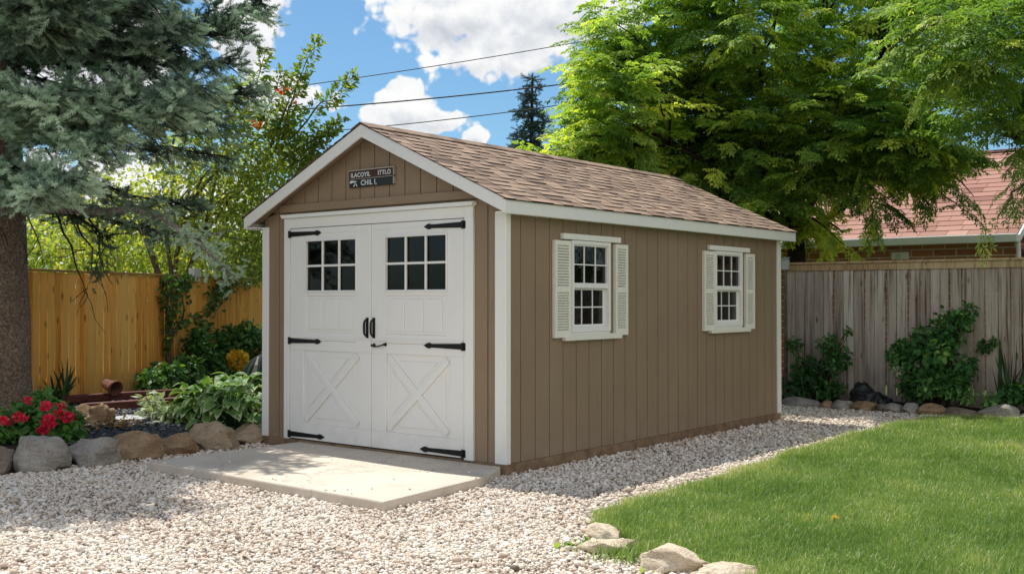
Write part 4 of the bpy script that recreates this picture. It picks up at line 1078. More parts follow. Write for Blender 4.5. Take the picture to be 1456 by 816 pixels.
# ------------------------------------------------------------------ planting beds
def bed(name, poly, z, m, res=.14):
    xs = np.array([p[0] for p in poly]); ys = np.array([p[1] for p in poly])
    nx, ny = int((xs.max()-xs.min())/res)+2, int((ys.max()-ys.min())/res)+2
    X, Y = np.meshgrid(np.linspace(xs.min(), xs.max(), nx), np.linspace(ys.min(), ys.max(), ny), indexing='ij')
    P = np.stack([X.ravel(), Y.ravel(), np.zeros(nx*ny)], -1); ins = in_poly(P, poly); ed = edge_dist(P, poly)
    P[:, 2] = np.where(ins, np.minimum(ed/.3, 1)*z+.03*vnoise(P, 2.5), -.03)
    idx = np.arange(nx*ny).reshape(nx, ny); f = np.stack([idx[:-1,:-1], idx[1:,:-1], idx[1:,1:], idx[:-1,1:]], -1).reshape(-1, 4)
    keep = ins[f].any(1)
    return tag(np_mesh(name, P, [f[keep]], m, smooth=True), kind='structure')
LBED = [(-3.42,-.02), (-3.5,-1.4), (-3.45,-2.3), (-3.75,-2.85), (-7,-3.6), (-10.5,-3.4), (-10.6,1.0), (-12.6,7.5), (-8.4,7.5), (-3.4,6.9)]
bed('left_bed', LBED, .11, M['soil'])
RBED = [(-3.2,7.32), (10,7.32), (10,8.6), (-3.2,8.6)]
bed('right_bed', RBED, .07, M['soil'])

# boulders
def boulder(name, label, group, c, w, d, h, m, seed, yaw=0.0, ang=7, cat='boulder', rough=.10):
    r = random.Random(seed); bm = bmesh.new(); bmesh.ops.create_icosphere(bm, subdivisions=4, radius=1.0)
    planes = []
    for k in range(ang):
        n = Vector((r.gauss(0, 1), r.gauss(0, 1), r.gauss(0, .8))).normalized(); planes.append((n, r.uniform(.52, .80)))
    for v in bm.verts:
        p = v.co.copy()
        for n, dd in planes:
            q = p.dot(n)
            if q > dd: p -= n*(q-dd)*.97
        nz = mnoise.fractal(p*1.6+Vector((seed*3.1, seed*1.7, 0)), .8, 2.2, 5); p *= 1+rough*nz
        p += Vector((0, 0, .025*mnoise.noise(p*7+Vector((seed, 0, 0)))))
        v.co = p
    xs = [v.co.x for v in bm.verts]; ys = [v.co.y for v in bm.verts]; zs = [v.co.z for v in bm.verts]
    for v in bm.verts:
        x = ((v.co.x-min(xs))/(max(xs)-min(xs))-.5)*w; y = ((v.co.y-min(ys))/(max(ys)-min(ys))-.5)*d
        z = ((v.co.z-min(zs))/(max(zs)-min(zs)))*h*1.3-h*.3
        v.co = Vector((x*math.cos(yaw)-y*math.sin(yaw), x*math.sin(yaw)+y*math.cos(yaw), z))
    for f_ in bm.faces: f_.smooth = True
    me = bpy.data.meshes.new(name); bm.to_mesh(me); bm.free()
    o = link_mesh(name, me, m, None, c); tag(o, label, cat, group); return o
VY = -YAW   # yaw that turns a rock's width across the view
gl = 'boulders edging the left flower bed'
for (px, pyb, w, h, m, lab) in [(-6,672,.28,.21,'rock_dark','brown boulder cut by the left photo edge, left of the big gray one'), (50,671,.50,.29,'rock_gray','big rounded gray boulder below the red geraniums'), (121,664,.50,.25,'rock_gray','gray-brown faceted boulder right of the big rounded gray one'),
        (187,654,.54,.245,'rock_tan','long tan boulder with sloping top in front of the slate chips'), (244,648,.45,.20,'rock_tan','low tan boulder between the long sloping one and the hosta rock'), (297,640,.50,.27,'rock_buff','broad buff boulder under the drooping hosta leaves'), (352,632,.37,.20,'rock_buff','small squarish buff boulder next to the shed corner')]:
    c = on_ground(px, pyb); c = c+np.array([*(FW[:2]/np.linalg.norm(FW[:2]))*.14, 0]); boulder('boulder', lab, gl, c, w*1.05, .36, h*1.06, M[m], int(px)+17, VY, 7 if m == 'rock_gray' and w > .48 and h > .27 else 13, rough=.17)
gl = 'small edging stones along the right bed'
labs = ['wide flat edging stone nearest the rear corner of the shed', 'tiny edging stone right of the wide flat one by the shed', 'short edging stone left of the black plastic heap', 'long edging stone lying just below the black plastic heap', 'reddish small edging stone right of the black plastic heap', 'pale edging stone before the left side of the flowering bush', 'squat edging stone below the white flower cluster', 'blocky tan edging stone below the middle of the flowering bush', 'low crumbling edging stone right of the blocky tan one', 'large rounded edging stone below the tall iris leaves', 'edging stone cut by the right edge of the photo']
RR = [(1138,583,.52,.13), (1175,583,.2,.11), (1199,584,.27,.125), (1230,585,.36,.13), (1253,585,.12,.11), (1270,586,.25,.12), (1295,587.5,.24,.14), (1326,588,.36,.15), (1370,591,.46,.12), (1420,593,.45,.19), (1462,592,.3,.10)]
for k, ((px, pyb, w, h), lab) in enumerate(zip(RR, labs)):
    d = at(px, pyb, 1)-CAM; c = CAM+d*((7.28-CAM[1])/d[1]); c[2] = 0
    boulder('edging_stone', lab, gl, c, w*1.1, .26, h*1.05, M['rock_dark' if k in (4, 8) else 'rock_tan' if k in (7, 1, 3) else 'rock_gray'], 100+k*7, VY*.3, cat='stone')
gl = 'pale rocks at the lawn corner'
for k, (px, pyb, w, d, h, yaw, lab) in enumerate([(850,768,.34,.16,.10,VY-.9,'narrow pale rock at the tip of the lawn, rearmost of the corner rocks'), (858,789,.37,.22,.09,VY+.15,'flat pale rock with a weed on its left at the lawn corner'), (950,814,.42,.26,.14,VY-.35,'tall rounded pale rock nearest the camera at the lawn edge'), (1022,824,.38,.22,.08,VY-.2,'low pale rock at the bottom edge right of the tall rounded one')]):
    boulder('edging_rock', lab, gl, on_ground(px, pyb)+np.array([0, .06, 0]), w, d, h, M['rock_pale'], 300+k*11, yaw, 14, cat='rock', rough=.2)

# ------------------------------------------------------------------ grass
def grass_t(h=1.0, w=.07, bend=.35):
    v = np.array([[-w/2,0,0],[w/2,0,0],[w*.42,bend*.25*h,.5*h],[-w*.42,bend*.25*h,.5*h],[w*.12,bend*h*.9,.92*h],[-w*.12,bend*h*.9,.92*h]])
    return (v, [np.array([[0,1,2,3],[3,2,4,5]])], np.array([-.12,-.12,0,0,.06,.06]))
GR = [grass_t(bend=b, w=w) for b, w in ((.15,.07), (.4,.06), (.7,.07), (1.0,.06), (.3,.08))]
def grass():
    n = 1500000
    P = np.stack([rng.uniform(1.2, 7, n), rng.uniform(-3.2, 7.2, n), np.zeros(n)], -1)
    x, y, D = view(P); ok = (x < 1700) & (D > 4) & (y < 1000)
    P, D, x = P[ok], D[ok], x[ok]
    full = n/(5.8*10.4)
    dens = np.where(D < 8, 26000, np.where(D < 11, 17000, 10500))*np.where(x > 1470, .4, 1.0)
    ok = rng.random(len(P)) < dens/full; P, D = P[ok], D[ok]
    ins = in_poly(P, LAWN); ed = edge_dist(P, LAWN)
    e2 = np.where(ins, ed, -ed)
    wob = .09*vnoise(P[:, :2], 2.1, 3)+.06*vnoise(P[:, :2], 9, 4)
    ok = (e2+wob > -.0) & (rng.random(len(P)) < np.clip((e2+wob)/.16+.18, 0, 1))
    P, D, e2 = P[ok], D[ok], e2[ok]
    patch = vnoise(P, 1.1, 5); patch2 = vnoise(P, 4.5, 9)
    nn = len(P)
    dirs = np.stack([rng.normal(0, 1, nn), rng.normal(0, 1, nn), np.zeros(nn)], -1)
    R = frames(dirs)
    lean = rng.normal(0, .28, nn)
    c, s = np.cos(lean), np.sin(lean); Rx = np.zeros((nn, 3, 3)); Rx[:,0,0] = 1; Rx[:,1,1] = c; Rx[:,1,2] = -s; Rx[:,2,1] = s; Rx[:,2,2] = c
    R = R@Rx
    hgt = rng.uniform(.026, .070, nn)*(1+.22*patch2)*np.where(D > 10, 1.1, 1.0)
    tint = .42+.22*patch+.13*patch2+rng.normal(0, .15, nn)+np.where(rng.random(nn) < .11, .36, 0)+np.clip(.28-e2, 0, .3)*1.1
    P[:, 2] = .008
    fol = Fol(); fol.add(GR, P, R, hgt*np.where(D > 10, 1.25, 1.0), tint)
    tag(fol.build('lawn_grass', M['grass']), 'short mown green lawn grass', kind='stuff')
grass()

# ------------------------------------------------------------------ plants in the beds
def shrub(name, label, cat, base, clouds, m, stem_m='bark_dark', tm=None, part='foliage', group=None, extra=None, stems=True):
    T = thing(name, base, label, cat, group); fol = Fol(); br = MB(); base = np.array(base, float)
    for (c, r, n, size, tint) in clouds:
        leaf_cloud(fol, c, r, n, size, tint, .17, .9, .5, tm)
        for k in range(3): br.tube(branch_path(base+rng.normal(0, .05, 3)*[1,1,0], np.array(c)+rng.normal(0, .4*r, 3), .03, 6, .05), list(np.linspace(.011, .004, 6)), 5)
    if stems: br.build('stems', M[stem_m], T)
    fol.build(part, m, T)
    return T
ry = lambda px, py, Y: CAM+(at(px, py, 1)-CAM)*((Y-CAM[1])/(at(px, py, 1)-CAM)[1])
# right bed
T = shrub('flowering_bush', 'leafy green bush with a cream flower cluster against the weathered fence', 'bush', ry(1320,575,7.65)*np.array([1,1,0]),
    [(ry(1325,510,7.66), .32, 620, .10, .42), (ry(1290,515,7.6), .22, 300, .10, .52), (ry(1345,475,7.7), .25, 330, .09, .45), (ry(1368,455,7.75), .13, 200, .075, .5), (ry(1300,550,7.58), .2, 380, .085, .42), (ry(1355,545,7.58), .22, 480, .085, .45), (ry(1375,520,7.6), .13, 180, .08, .45), (ry(1335,500,7.5), .16, 110, .09, .8), (ry(1352,452,7.7), .17, 90, .08, .55), (ry(1378,440,7.78), .09, 50, .07, .5), (ry(1270,505,7.6), .10, 50, .09, .6), (ry(1308,478,7.68), .12, 70, .085, .5), (ry(1285,495,7.6), .12, 150, .085, .55), (ry(1320,545,7.50), .2, 300, .085, .6)], M['leaf_dark'], tm=[ROUND, LEAF])
for (px, py, Y, r, n) in [(1277,527,7.42,.085,150), (1306,517,7.46,.05,50), (1318,510,7.5,.03,22)]:
    fol = Fol(); leaf_cloud(fol, ry(px, py, Y), r, n, .028, .6, .2, tm=[ROUND]); fol.build('flower_cluster', M['petal_white'], T)
shrub('dark_shrub', 'dark loose shrub in deep shade beside the rear corner of the shed', 'bush', ry(1160,572,7.7)*np.array([1,1,0]),
    [(ry(1150,530,7.7), .26, 480, .075, .3), (ry(1190,510,7.7), .2, 280, .075, .38), (ry(1180,490,7.72), .18, 150, .07, .4), (ry(1135,555,7.6), .2, 260, .075, .25), (ry(1180,550,7.6), .22, 280, .075, .28), (ry(1130,490,7.75), .12, 80, .07, .35), (ry(1205,470,7.75), .07, 40, .06, .4)], M['leaf_dark'], tm=[ROUND, LEAF])
shrub('ground_weed', 'low bright weed with lobed leaves at the foot of the flowering bush', 'plant', ry(1360,577,7.48)*np.array([1,1,0]), [(ry(1352,556,7.45), .12, 130, .07, .75), (ry(1376,563,7.42), .1, 90, .065, .8)], M['leaf_dark'], tm=[LEAF])
shrub('vine_sprig', 'small leafy sprig clinging to the weathered fence left of the iris leaves', 'plant', ry(1400,500,7.93), [(ry(1400,492,7.92), .08, 60, .065, .45), (ry(1412,486,7.92), .06, 30, .06, .5)], M['leaf_dark'], tm=[ROUND])
shrub('low_plant', 'low light green leafy plant under the tall iris leaves', 'plant', ry(1420,578,7.5)*np.array([1,1,0]), [(ry(1410,570,7.46), .13, 130, .055, .75), (ry(1440,560,7.55), .17, 200, .07, .5), (ry(1460,555,7.55), .17, 200, .07, .4)], M['leaf_dark'], tm=[ROUND])
def blades(name, label, base, tips, m, width=.035, group=None):
    T = thing(name, base, label, 'plant', group); mb = MB(); base = np.array(base, float)
    for (tip, bow) in tips:
        tip = np.array(tip, float); a = base+rng.normal(0, .07, 3)*[1,1,0]; n = 9; side = np.cross(tip-a, FW); side = side/np.linalg.norm(side)
        side = side*math.cos(r_ := rng.uniform(-.8, .8))+FW*math.sin(r_)
        vs = []; mb.tint = float(np.clip(.5+rng.normal(0, .25), 0, 1))
        for i in range(n):
            u = i/(n-1); p = a+(tip-a)*u+np.array([0, 0, bow*4*u*(1-u)])+side*.0; w = width*(1-u**2.5)*.5+.001; vs += [p-side*w, p+side*w]
        mb.add(vs, [(2*i, 2*i+1, 2*i+3, 2*i+2) for i in range(n-1)])
    mb.build('leaves', m, T, tint=True); return T
blades('iris_plant', 'tall upright dark green iris leaves at the right end of the weathered fence', ry(1432,570,7.6)*np.array([1,1,0]),
    [(ry(px, py, 7.6), .0) for px, py in [(1418,468),(1423,474),(1428,500),(1421,485),(1410,520),(1440,500),(1446,478),(1455,520),(1436,515),(1450,540),(1425,530),(1415,505),(1460,500),(1468,480),(1443,525)]], M['leaf_iris'], .045)
# black plastic heap
def heap():
    o = ry(1240,573,7.5)*np.array([1,1,0]); bm = bmesh.new(); bmesh.ops.create_icosphere(bm, subdivisions=5, radius=1.0)
    for v in bm.verts:
        p = v.co; x, y, z = p.x*.34, p.y*.2, p.z
        top = .36*max(0, .62-.9*x/.34*.55)+.03 if z > 0 else .02
        q = Vector((x, y, max(z, -.1)*top)); nz = mnoise.ridged_multi_fractal(q*6+Vector((3, 1, 2)), .9, 2.1, 4, .8, 2.0)
        v.co = q+p*.05*(nz-1.0)+Vector((0,0,.04*mnoise.noise(q*9)))
    for f_ in bm.faces: f_.smooth = True
    me = bpy.data.meshes.new('plastic_sheet'); bm.to_mesh(me); bm.free()
    tag(link_mesh('plastic_sheet', me, M['black_plastic'], None, o+np.array([0,0,.07])), 'crumpled black plastic sheet heaped beside the fence, left of the flowering bush', 'plastic sheet')
heap()

# left bed : hosta
def hosta_t(l=1.0, w=.55, seed=0):
    r = random.Random(seed); nl, nw = 9, 7; v = []; e = []; t_ = []; f = []
    for i in range(nl):
        u = i/(nl-1); hw = w*.5*(math.sin(PI*min(1, u*.92+.06))**.75)*(1.15-.35*u)
        if i == nl-1: hw = .004
        for j in range(nw):
            s = 2*j/(nw-1)-1
            v.append((s*hw, u*l, .30*l*math.sin(u*PI*.75)-.46*l*u*u+abs(s)*hw*.30+.028*math.sin(s*9+u*13+seed)*hw/.25)); e.append(abs(s) if i < nl-2 else 1.0); t_.append(-.05*(1-abs(s))+.03*r.gauss(0, 1))
    for i in range(nl-1):
        for j in range(nw-1): f.append((i*nw+j, i*nw+j+1, (i+1)*nw+j+1, (i+1)*nw+j))
    return np.array(v), np.array(f), np.array(e), np.array(t_)
HT = [hosta_t(1, .58, k) for k in range(4)]
def hosta(name, label, clumps, m, size, tint0):
    b = np.array(clumps[0][0], float); T = thing(name, (b[0], b[1], .1), label, 'plant'); V = []; Fc = []; Ed = []; Ti = []; k0 = 0
    st = MB()
    for (c, r, n) in clumps:
        c = np.array(c, float)
        for k in range(n):
            a = rng.uniform(0, 2*PI); rr = r*math.sqrt(rng.random()); ring = rr/r
            p = c+np.array([math.cos(a)*rr, math.sin(a)*rr, (.34*(1-ring**2)+.06)*rng.uniform(.75, 1.1)])
            d = np.array([[math.cos(a+rng.normal(0, .5)), math.sin(a+rng.normal(0, .5)), rng.uniform(.05, .55)*(1.1-ring)-.12*ring]])
            R = frames(d, np.array([[0,0,1.0]])+rng.normal(0, .2, (1, 3)))[0]; s = size*rng.uniform(.7, 1.2)
            v, f, e, t_ = HT[int(rng.integers(4))]
            V.append((v*s)@R.T+p); Fc.append(f+k0); Ed.append(e); Ti.append(np.clip(t_+tint0+rng.normal(0, .16), 0, 1)); k0 += len(v)
            st.tube([c+[0,0,.02], (c+p)/2+[0,0,.06], p], [.006,.005,.004], 4)
    st.build('stalks', M['leaf_dark'], T)
    np_mesh('leaves', np.concatenate(V), [np.concatenate(Fc)], m, T, attrs={'tint': np.concatenate(Ti), 'edge': np.concatenate(Ed)}, smooth=True)
def gz(px, py, z=.1): return on_ground(px, py, z)
hosta('hosta_plant', 'large green hosta with pale leaf margins spilling over the buff boulders', [(gz(300,602), .38, 110), (gz(345,594), .40, 110), (gz(275,600), .25, 50), (gz(330,612), .3, 60), (gz(365,587), .4, 80), (gz(330,587), .4, 80)], M['leaf_hosta'], .215, .5)
shrub('variegated_plant', 'pale cream-and-green plant at the left end of the hosta', 'plant', gz(222,600), [(gz(222,600)+np.array([0,0,.12]), .17, 170, .10, .75), (gz(240,605)+np.array([0,0,.1]), .16, 140, .09, .5), (gz(213,590)+np.array([0,0,.2]), .1, 50, .13, .85)], M['leaf_varieg'], tm=[LEAF, NARROW])
# geraniums
T = shrub('geranium', 'bushy green geranium with clusters of crimson red flowers behind the gray boulder', 'flowering plant', gz(60,625), [(gz(50,626)+np.array([0,0,.18]), .26, 620, .075, .5), (gz(90,628)+np.array([0,0,.14]), .22, 480, .075, .45), (gz(15,628)+np.array([0,0,.14]), .22, 420, .075, .42), (gz(60,610)+np.array([0,0,.26]), .2, 320, .07, .55), (gz(100,632)+np.array([0,0,.05]), .15, 220, .075, .4), (gz(-20,632)+np.array([0,0,.12]), .22, 320, .075, .4)], M['leaf_ger'], tm=[ROUND])
for (px, py, r) in [(27,592,.058), (69,597,.072), (62,611,.062), (95,593,.075), (4,598,.05), (40,569,.045), (64,577,.06), (84,586,.04), (73,604,.04), (12,600,.03), (33,594,.035)]:
    fol = Fol(); c = at(px, py, 10.42+rng.uniform(-.12, .12)); r *= .66; n = int(150*(r/.06)**2)
    P, d, rad = shell_points(c, r, n, .75, .25); fol.add([leaf_t(1, .95, .1, -.25)], P, frames(d+rng.normal(0, .5, (n, 3)), rng.normal(size=(n, 3))), rng.uniform(.026, .042, n), .45+rng.normal(0, .22, n)); fol.build('flower_head', M['petal_red'], T)
shrub('red_flower_plant', 'darker pink-red flowers in shade behind the geranium, by the trunk', 'flowering plant', gz(85,600), [(at(82,588,11.9), .16, 160, .06, .3)], M['leaf_ger'], tm=[ROUND])
T = bpy.data.objects['red_flower_plant']; fol = Fol()
for (px, py) in [(75,578), (84,582), (90,578), (80,588), (70,586), (88,590)]: leaf_cloud(fol, at(px, py, 11.2), .05, 40, .036, .25, .2, tm=[ROUND])
fol.build('flower_head', M['petal_red'], T)
blades('daylily_plant', 'dark strappy leaves growing against the cedar fence right of the trunk', fence_pt(85, .1, .35), [(fence_pt(px, z, off), .06) for px, z, off in [(52,.42,.3),(60,.50,.4),(70,.42,.5),(76,.60,.3),(82,.66,.35),(88,.72,.3),(92,.62,.4),(97,.74,.25),(102,.64,.3),(108,.62,.35),(112,.50,.45),(66,.36,.6),(100,.45,.6),(90,.4,.7),(80,.42,.7),(58,.3,.6),(105,.36,.6),(72,.55,.35),(95,.52,.5),(110,.4,.55)]], M['leaf_iris'], .04)
# vine over the fence
def vine():
    b = fence_pt(240, .1, .12); T = thing('climbing_vine', b, 'dark green vine climbing the cedar fence from a pale twisted stem', 'vine'); fol = Fol(); br = MB()
    def fp(px, py, off=.10):
        q = fence_pt(px, 0, off); D = (q-CAM)@FW; return at(px, py, D)
    st = [fp(242,545), fp(241,520), fp(238,498), fp(243,480), fp(240,460), fp(238,440), fp(237,415), fp(240,392)]
    br.tube(st, [.055,.05,.045,.042,.03,.026,.022,.018], 8)
    br.tube([fp(243,478), fp(257,462), fp(262,440), fp(258,420)], [.025,.022,.018,.012], 6)
    runs = [([(240,470),(238,440),(235,415),(240,395)], 170, .12), ([(245,460),(262,455),(285,452),(300,440),(312,425),(328,405)], 190, .10), ([(250,445),(252,420),(262,405),(268,395)], 150, .13), ([(300,430),(305,415),(312,402),(325,398)], 110, .12), ([(320,405),(345,402),(365,398)], 90, .09), ([(238,500),(240,470)], 30, .05), ([(235,400),(255,398),(268,402)], 110, .10), ([(325,398),(318,415),(322,420)], 50, .08)]
    for pts, n, sp in runs:
        pp = np.array([fp(*q, .13) for q in pts]); br.tube(pp, list(np.linspace(.014, .006, len(pp))), 5)
        u = rng.random(n)*(len(pp)-1); i = np.minimum(u.astype(int), len(pp)-2); f = (u-i)[:, None]; P = pp[i]*(1-f)+pp[i+1]*f+rng.normal(0, sp*.6, (n, 3))
        nn_ = np.array([*FN, .35]); dirs = rng.normal(0, .6, (n, 3))+np.array([0, 0, -.7]); up = nn_+rng.normal(0, .4, (n, 3))
        fol.add([ROUND], P, frames(dirs, up), rng.uniform(.05, .095, n), .42+rng.normal(0, .2, n))
    br.build('stem', M['bark_light'], T, smooth=True); fol.build('leaves', M['leaf_vine'], T)
vine()
def fq(px, py, off):
    q = fence_pt(px, 0, off); return at(px, py, (q-CAM)@FW)
shrub('bed_shrub', 'dark green leafy shrub at the foot of the vine before the cedar fence', 'bush', fq(255,560,.6)*np.array([1,1,0]), [(fq(235,535,.6), .26, 420, .09, .42), (fq(265,530,.6), .3, 480, .09, .45), (fq(215,545,.7), .22, 280, .09, .45), (fq(285,505,.5), .3, 420, .09, .4), (fq(280,485,.4), .22, 260, .09, .4), (fq(300,530,.6), .28, 380, .09, .45), (fq(320,525,.7), .3, 380, .09, .4), (fq(290,470,.3), .15, 110, .09, .45)], M['leaf_vine'], tm=[ROUND])
shrub('corner_shrub', 'dark upright shrub against the fence close to the left wall of the shed', 'bush', fq(345,540,.7)*np.array([1,1,0]), [(fq(335,490,.5), .26, 300, .09, .4), (fq(350,475,.5), .25, 300, .09, .4), (fq(365,480,.5), .25, 300, .09, .38), (fq(325,475,.4), .18, 150, .09, .42), (fq(355,505,.5), .25, 260, .09, .3), (fq(320,500,.6), .22, 200, .09, .38), (fq(312,480,.5), .15, 100, .09, .4)], M['leaf_vine'], tm=[ROUND])
# yellow flower
b = fq(338,545,1.0); b[2] = .1
T = thing('yellow_flower_plant', b, 'single big round yellow flower head on a stem behind the hosta', 'flowering plant'); c = fq(338,513,1.0)
MB().tube(branch_path(b, c, .02, 5, .02), [.014,.012,.01,.009,.008], 6).build('stem', M['leaf_iris'], T)
fol = Fol(); n = 380; P, d, rad = shell_points(c, .155, n, .95, .15); fol.add([leaf_t(1, .8, .1, -.2)], P, frames(d+rng.normal(0, .5, (n, 3)), rng.normal(size=(n, 3))), rng.uniform(.05, .08, n), .5+rng.normal(0, .25, n)); fol.build('flower_head', M['petal_yellow'], T)
fol = Fol(); leaf_cloud(fol, (b+c)/2, .16, 120, .09, .5, tm=[LEAF]); fol.build('leaves', M['leaf_vine'], T)
# striped cloth bag behind the hosta
def bag():
    c = at(366, 548, 13.6); c[2] = .1; bm = bmesh.new(); bmesh.ops.create_icosphere(bm, subdivisions=5, radius=1.0)
    for v in bm.verts:
        p = v.co; u = (p.z+1)/2; w = .30*(1-.45*u**1.6); q = Vector((p.x*w*1.05, p.y*w*.7, u*.72))
        a = math.atan2(p.y, p.x); k = 1+.13*math.sin(a*9+u*4+2*mnoise.noise(q*3))*(.3+u)+.05*mnoise.noise(q*5); fz = .05*mnoise.ridged_multi_fractal(q*3.5, .9, 2.1, 3, .8, 2.0); v.co = Vector((q.x*(k+fz)+.06*u, q.y*(k+fz), q.z+.05*mnoise.noise(q*4)))
    for f_ in bm.faces: f_.smooth = True
    me = bpy.data.meshes.new('garden_bag'); bm.to_mesh(me); bm.free()
    o = tag(link_mesh('garden_bag', me, M['cloth'], None, c), 'dark green cloth bag with a pale strap slumped behind the hosta beside the shed', 'bag')
    mb = MB(); f_ = -FW*np.array([1,1,0]); r_ = RT
    for (u, zz) in ((0,0),):
        pts = [c+f_*.235-r_*.10+np.array([0,0,.12]), c+f_*.225-r_*.06+np.array([0,0,.30]), c+f_*.20-r_*.01+np.array([0,0,.46]), c+f_*.16+r_*.03+np.array([0,0,.60]), c+f_*.08+r_*.05+np.array([0,0,.70])]
        for i in range(len(pts)-1):
            a, b = pts[i], pts[i+1]; mb.add([a-r_*.03, a+r_*.03, b+r_*.03, b-r_*.03], [(0,1,2,3)])
    mb.build('strap', M['strap'], o)
bag()
# slate chips
def slate():
    n = 30000; P = np.stack([rng.uniform(-9, -3.3, n), rng.uniform(-2.6, 5, n), np.zeros(n)], -1)
    x, y, D = view(P); ok = in_poly(P, LBED) & (x > 60) & (x < 380) & (y > 560) & (D < 15); P = P[ok]
    ok = edge_dist(P, LBED) > .06; P = P[ok]
    P[:, 2] = np.minimum(edge_dist(P, LBED)/.3, 1)*.11+.01+rng.uniform(0, .02, len(P))
    r = rng.uniform(.012, .04, len(P)); o = stones(P, r, np.clip(rng.beta(1.6, 2.6, len(P)), 0, 1), 'slate_mulch', M['slate'], (.2, .5)); tag(o, 'dark blue-gray slate chips covering the left bed', kind='stuff')
slate()
# timber edging, pot, flagstone, tufa rock
mb = MB(); a, e = gz(120,586,.12), gz(262,576,.12); d = e-a; d /= np.linalg.norm(d); nn_ = np.array([-d[1], d[0], 0]); Ln = np.linalg.norm(e-a)
o_ = (a+e)/2
tag(MB().obox(o_+[0,0,.05], d*Ln/2, nn_*.07, (0,0,.06)).build('landscape_timber', M['red_timber'], loc=o_, bevel=.015), 'dark red-stained timber lying in front of the cedar fence', 'timber')
o2 = gz(190,571,.12); tag(MB().obox(o2+[0,0,.09], d*1.0, nn_*.06, (0,0,.05)).build('landscape_timber', M['red_timber'], loc=o2, bevel=.015), 'second shorter red timber behind the front one, against the fence', 'timber')
def pot():
    c = gz(158,574,.12)+np.array([0,0,.235]); ax = np.array([.95,.05,-.22]); ax /= np.linalg.norm(ax); x = np.cross(ax, [0,0,1]); x /= np.linalg.norm(x); R = np.stack([x, np.cross(ax, x), ax], -1)
    tag(MB().lathe(c, [(0,-.13),(.062,-.13),(.085,.07),(.100,.07),(.103,.115),(.088,.115),(.078,.05),(.058,-.10),(0,-.10)], 24, R).build('flower_pot', M['terracotta'], loc=c, smooth=True, bevel=None), 'brown terracotta pot tipped on its side on the red timbers', 'flower pot')
pot()
c = gz(184,599,.12); tag(MB().prism([c+np.array(q) for q in [(-.22,-.1,.015),(.1,-.2,.015),(.26,0,.015),(.12,.2,.015),(-.2,.16,.015)]], (0,0,.035)).build('flagstone', M['flag'], loc=c, bevel=.008), 'flat pale gray flagstone lying among the slate chips', 'flagstone')
boulder('tufa_rock', 'knobbly tan rock with dry growth behind the slate chips', None, gz(143,606,.1), .30, .28, .26, M['rock_tan'], 77, VY, 4, 'rock', .42)
boulder('bed_stone', 'square tan stone at the foot of the fence post by the trunk', None, gz(122,592,.1), .24, .2, .16, M['rock_tan'], 79, VY, 8, 'stone', .06)
fol = Fol(); c = gz(160,612,.12)
for (px, py, n) in [(150,608,60), (175,608,60), (120,612,50), (135,600,60), (165,602,40)]:
    q = gz(px, py, .13); P = q+rng.normal(0, .12, (n, 3))*[1,1,.25]+[0,0,.03]; fol.add([LEAF], P, frames(rng.normal(size=(n, 3))*[1,1,.4], rng.normal(size=(n, 3))*.5+[0,0,1]), rng.uniform(.04, .08, n), .5+rng.normal(0, .25, n))
tag(fol.build('leaf_litter', M['dry_leaf']), 'dry brown leaf litter on the slate chips', kind='stuff')
# weeds at the lawn corner
def tuft(name, label, px, py, n, h, m, tm, tint, r=.06):
    b = on_ground(px, py); T = thing(name, b, label, 'plant'); fol = Fol(); P = b+rng.normal(0, r, (n, 3))*[1,1,0]; fol.add(tm, P, frames(rng.normal(size=(n, 3))*[1,1,.0]+[0,0,.35 if tm is not GR else 0]), h*rng.uniform(.6, 1.2, n), tint+rng.normal(0, .12, n)); fol.build('leaves', m, T)
tuft('weed', 'bright green weed at the left side of the flat pale corner rock', 826, 776, 70, .075, M['leaf_right'], [LEAF], .6)
tuft('weed', 'small yellow-green weed in front of the tall rounded corner rock', 925, 812, 26, .075, M['leaf_right'], [NARROW], .9, .05)
tuft('weed', 'tiny sprout in the gravel just left of the bright green weed', 802, 775, 12, .045, M['leaf_right'], [LEAF], .6, .05)
tuft('grass_tuft', 'grass tuft growing between the flat and the tall corner rocks', 886, 793, 420, .085, M['grass'], GR, .45, .10)
tuft('grass_tuft', 'grass tuft in the gravel beside the long tan boulder', 263, 664, 40, .04, M['grass'], GR, .4, .03)
# dandelion
b = on_ground(1187, 752); T = thing('dandelion', b, 'single yellow dandelion flower in the lawn', 'flower'); c = b+np.array([0,0,.075])
MB().tube([b, c], [.003,.0025], 5).build('stem', M['leaf_iris'], T)
fol = Fol(); n = 70; P, d, rad = shell_points(c, .014, n, .5, .3); fol.add([NARROW], P, frames(d+[0,0,.4]), rng.uniform(.012, .02, n), .8+rng.normal(0, .2, n)); fol.build('flower_head', M['petal_yellow'], T)
# fallen leaves on the lawn
for (px, py, lab) in [(1352,597,'orange fallen leaf on the shaded far edge of the lawn'), (1425,603,'tan fallen leaf on the lawn below the iris leaves'), (1408,614,'pale fallen leaf on the lawn right of the orange one')]:
    b = on_ground(px, py, .05); fol = Fol(); fol.add([ROUND], np.array([b]), frames(np.array([[.8,.5,.1]])), np.array([.085]), np.array([.7]))
    tag(fol.build('fallen_leaf', M['dry_leaf'], loc=b), lab, 'leaf', 'fallen leaves on the lawn')

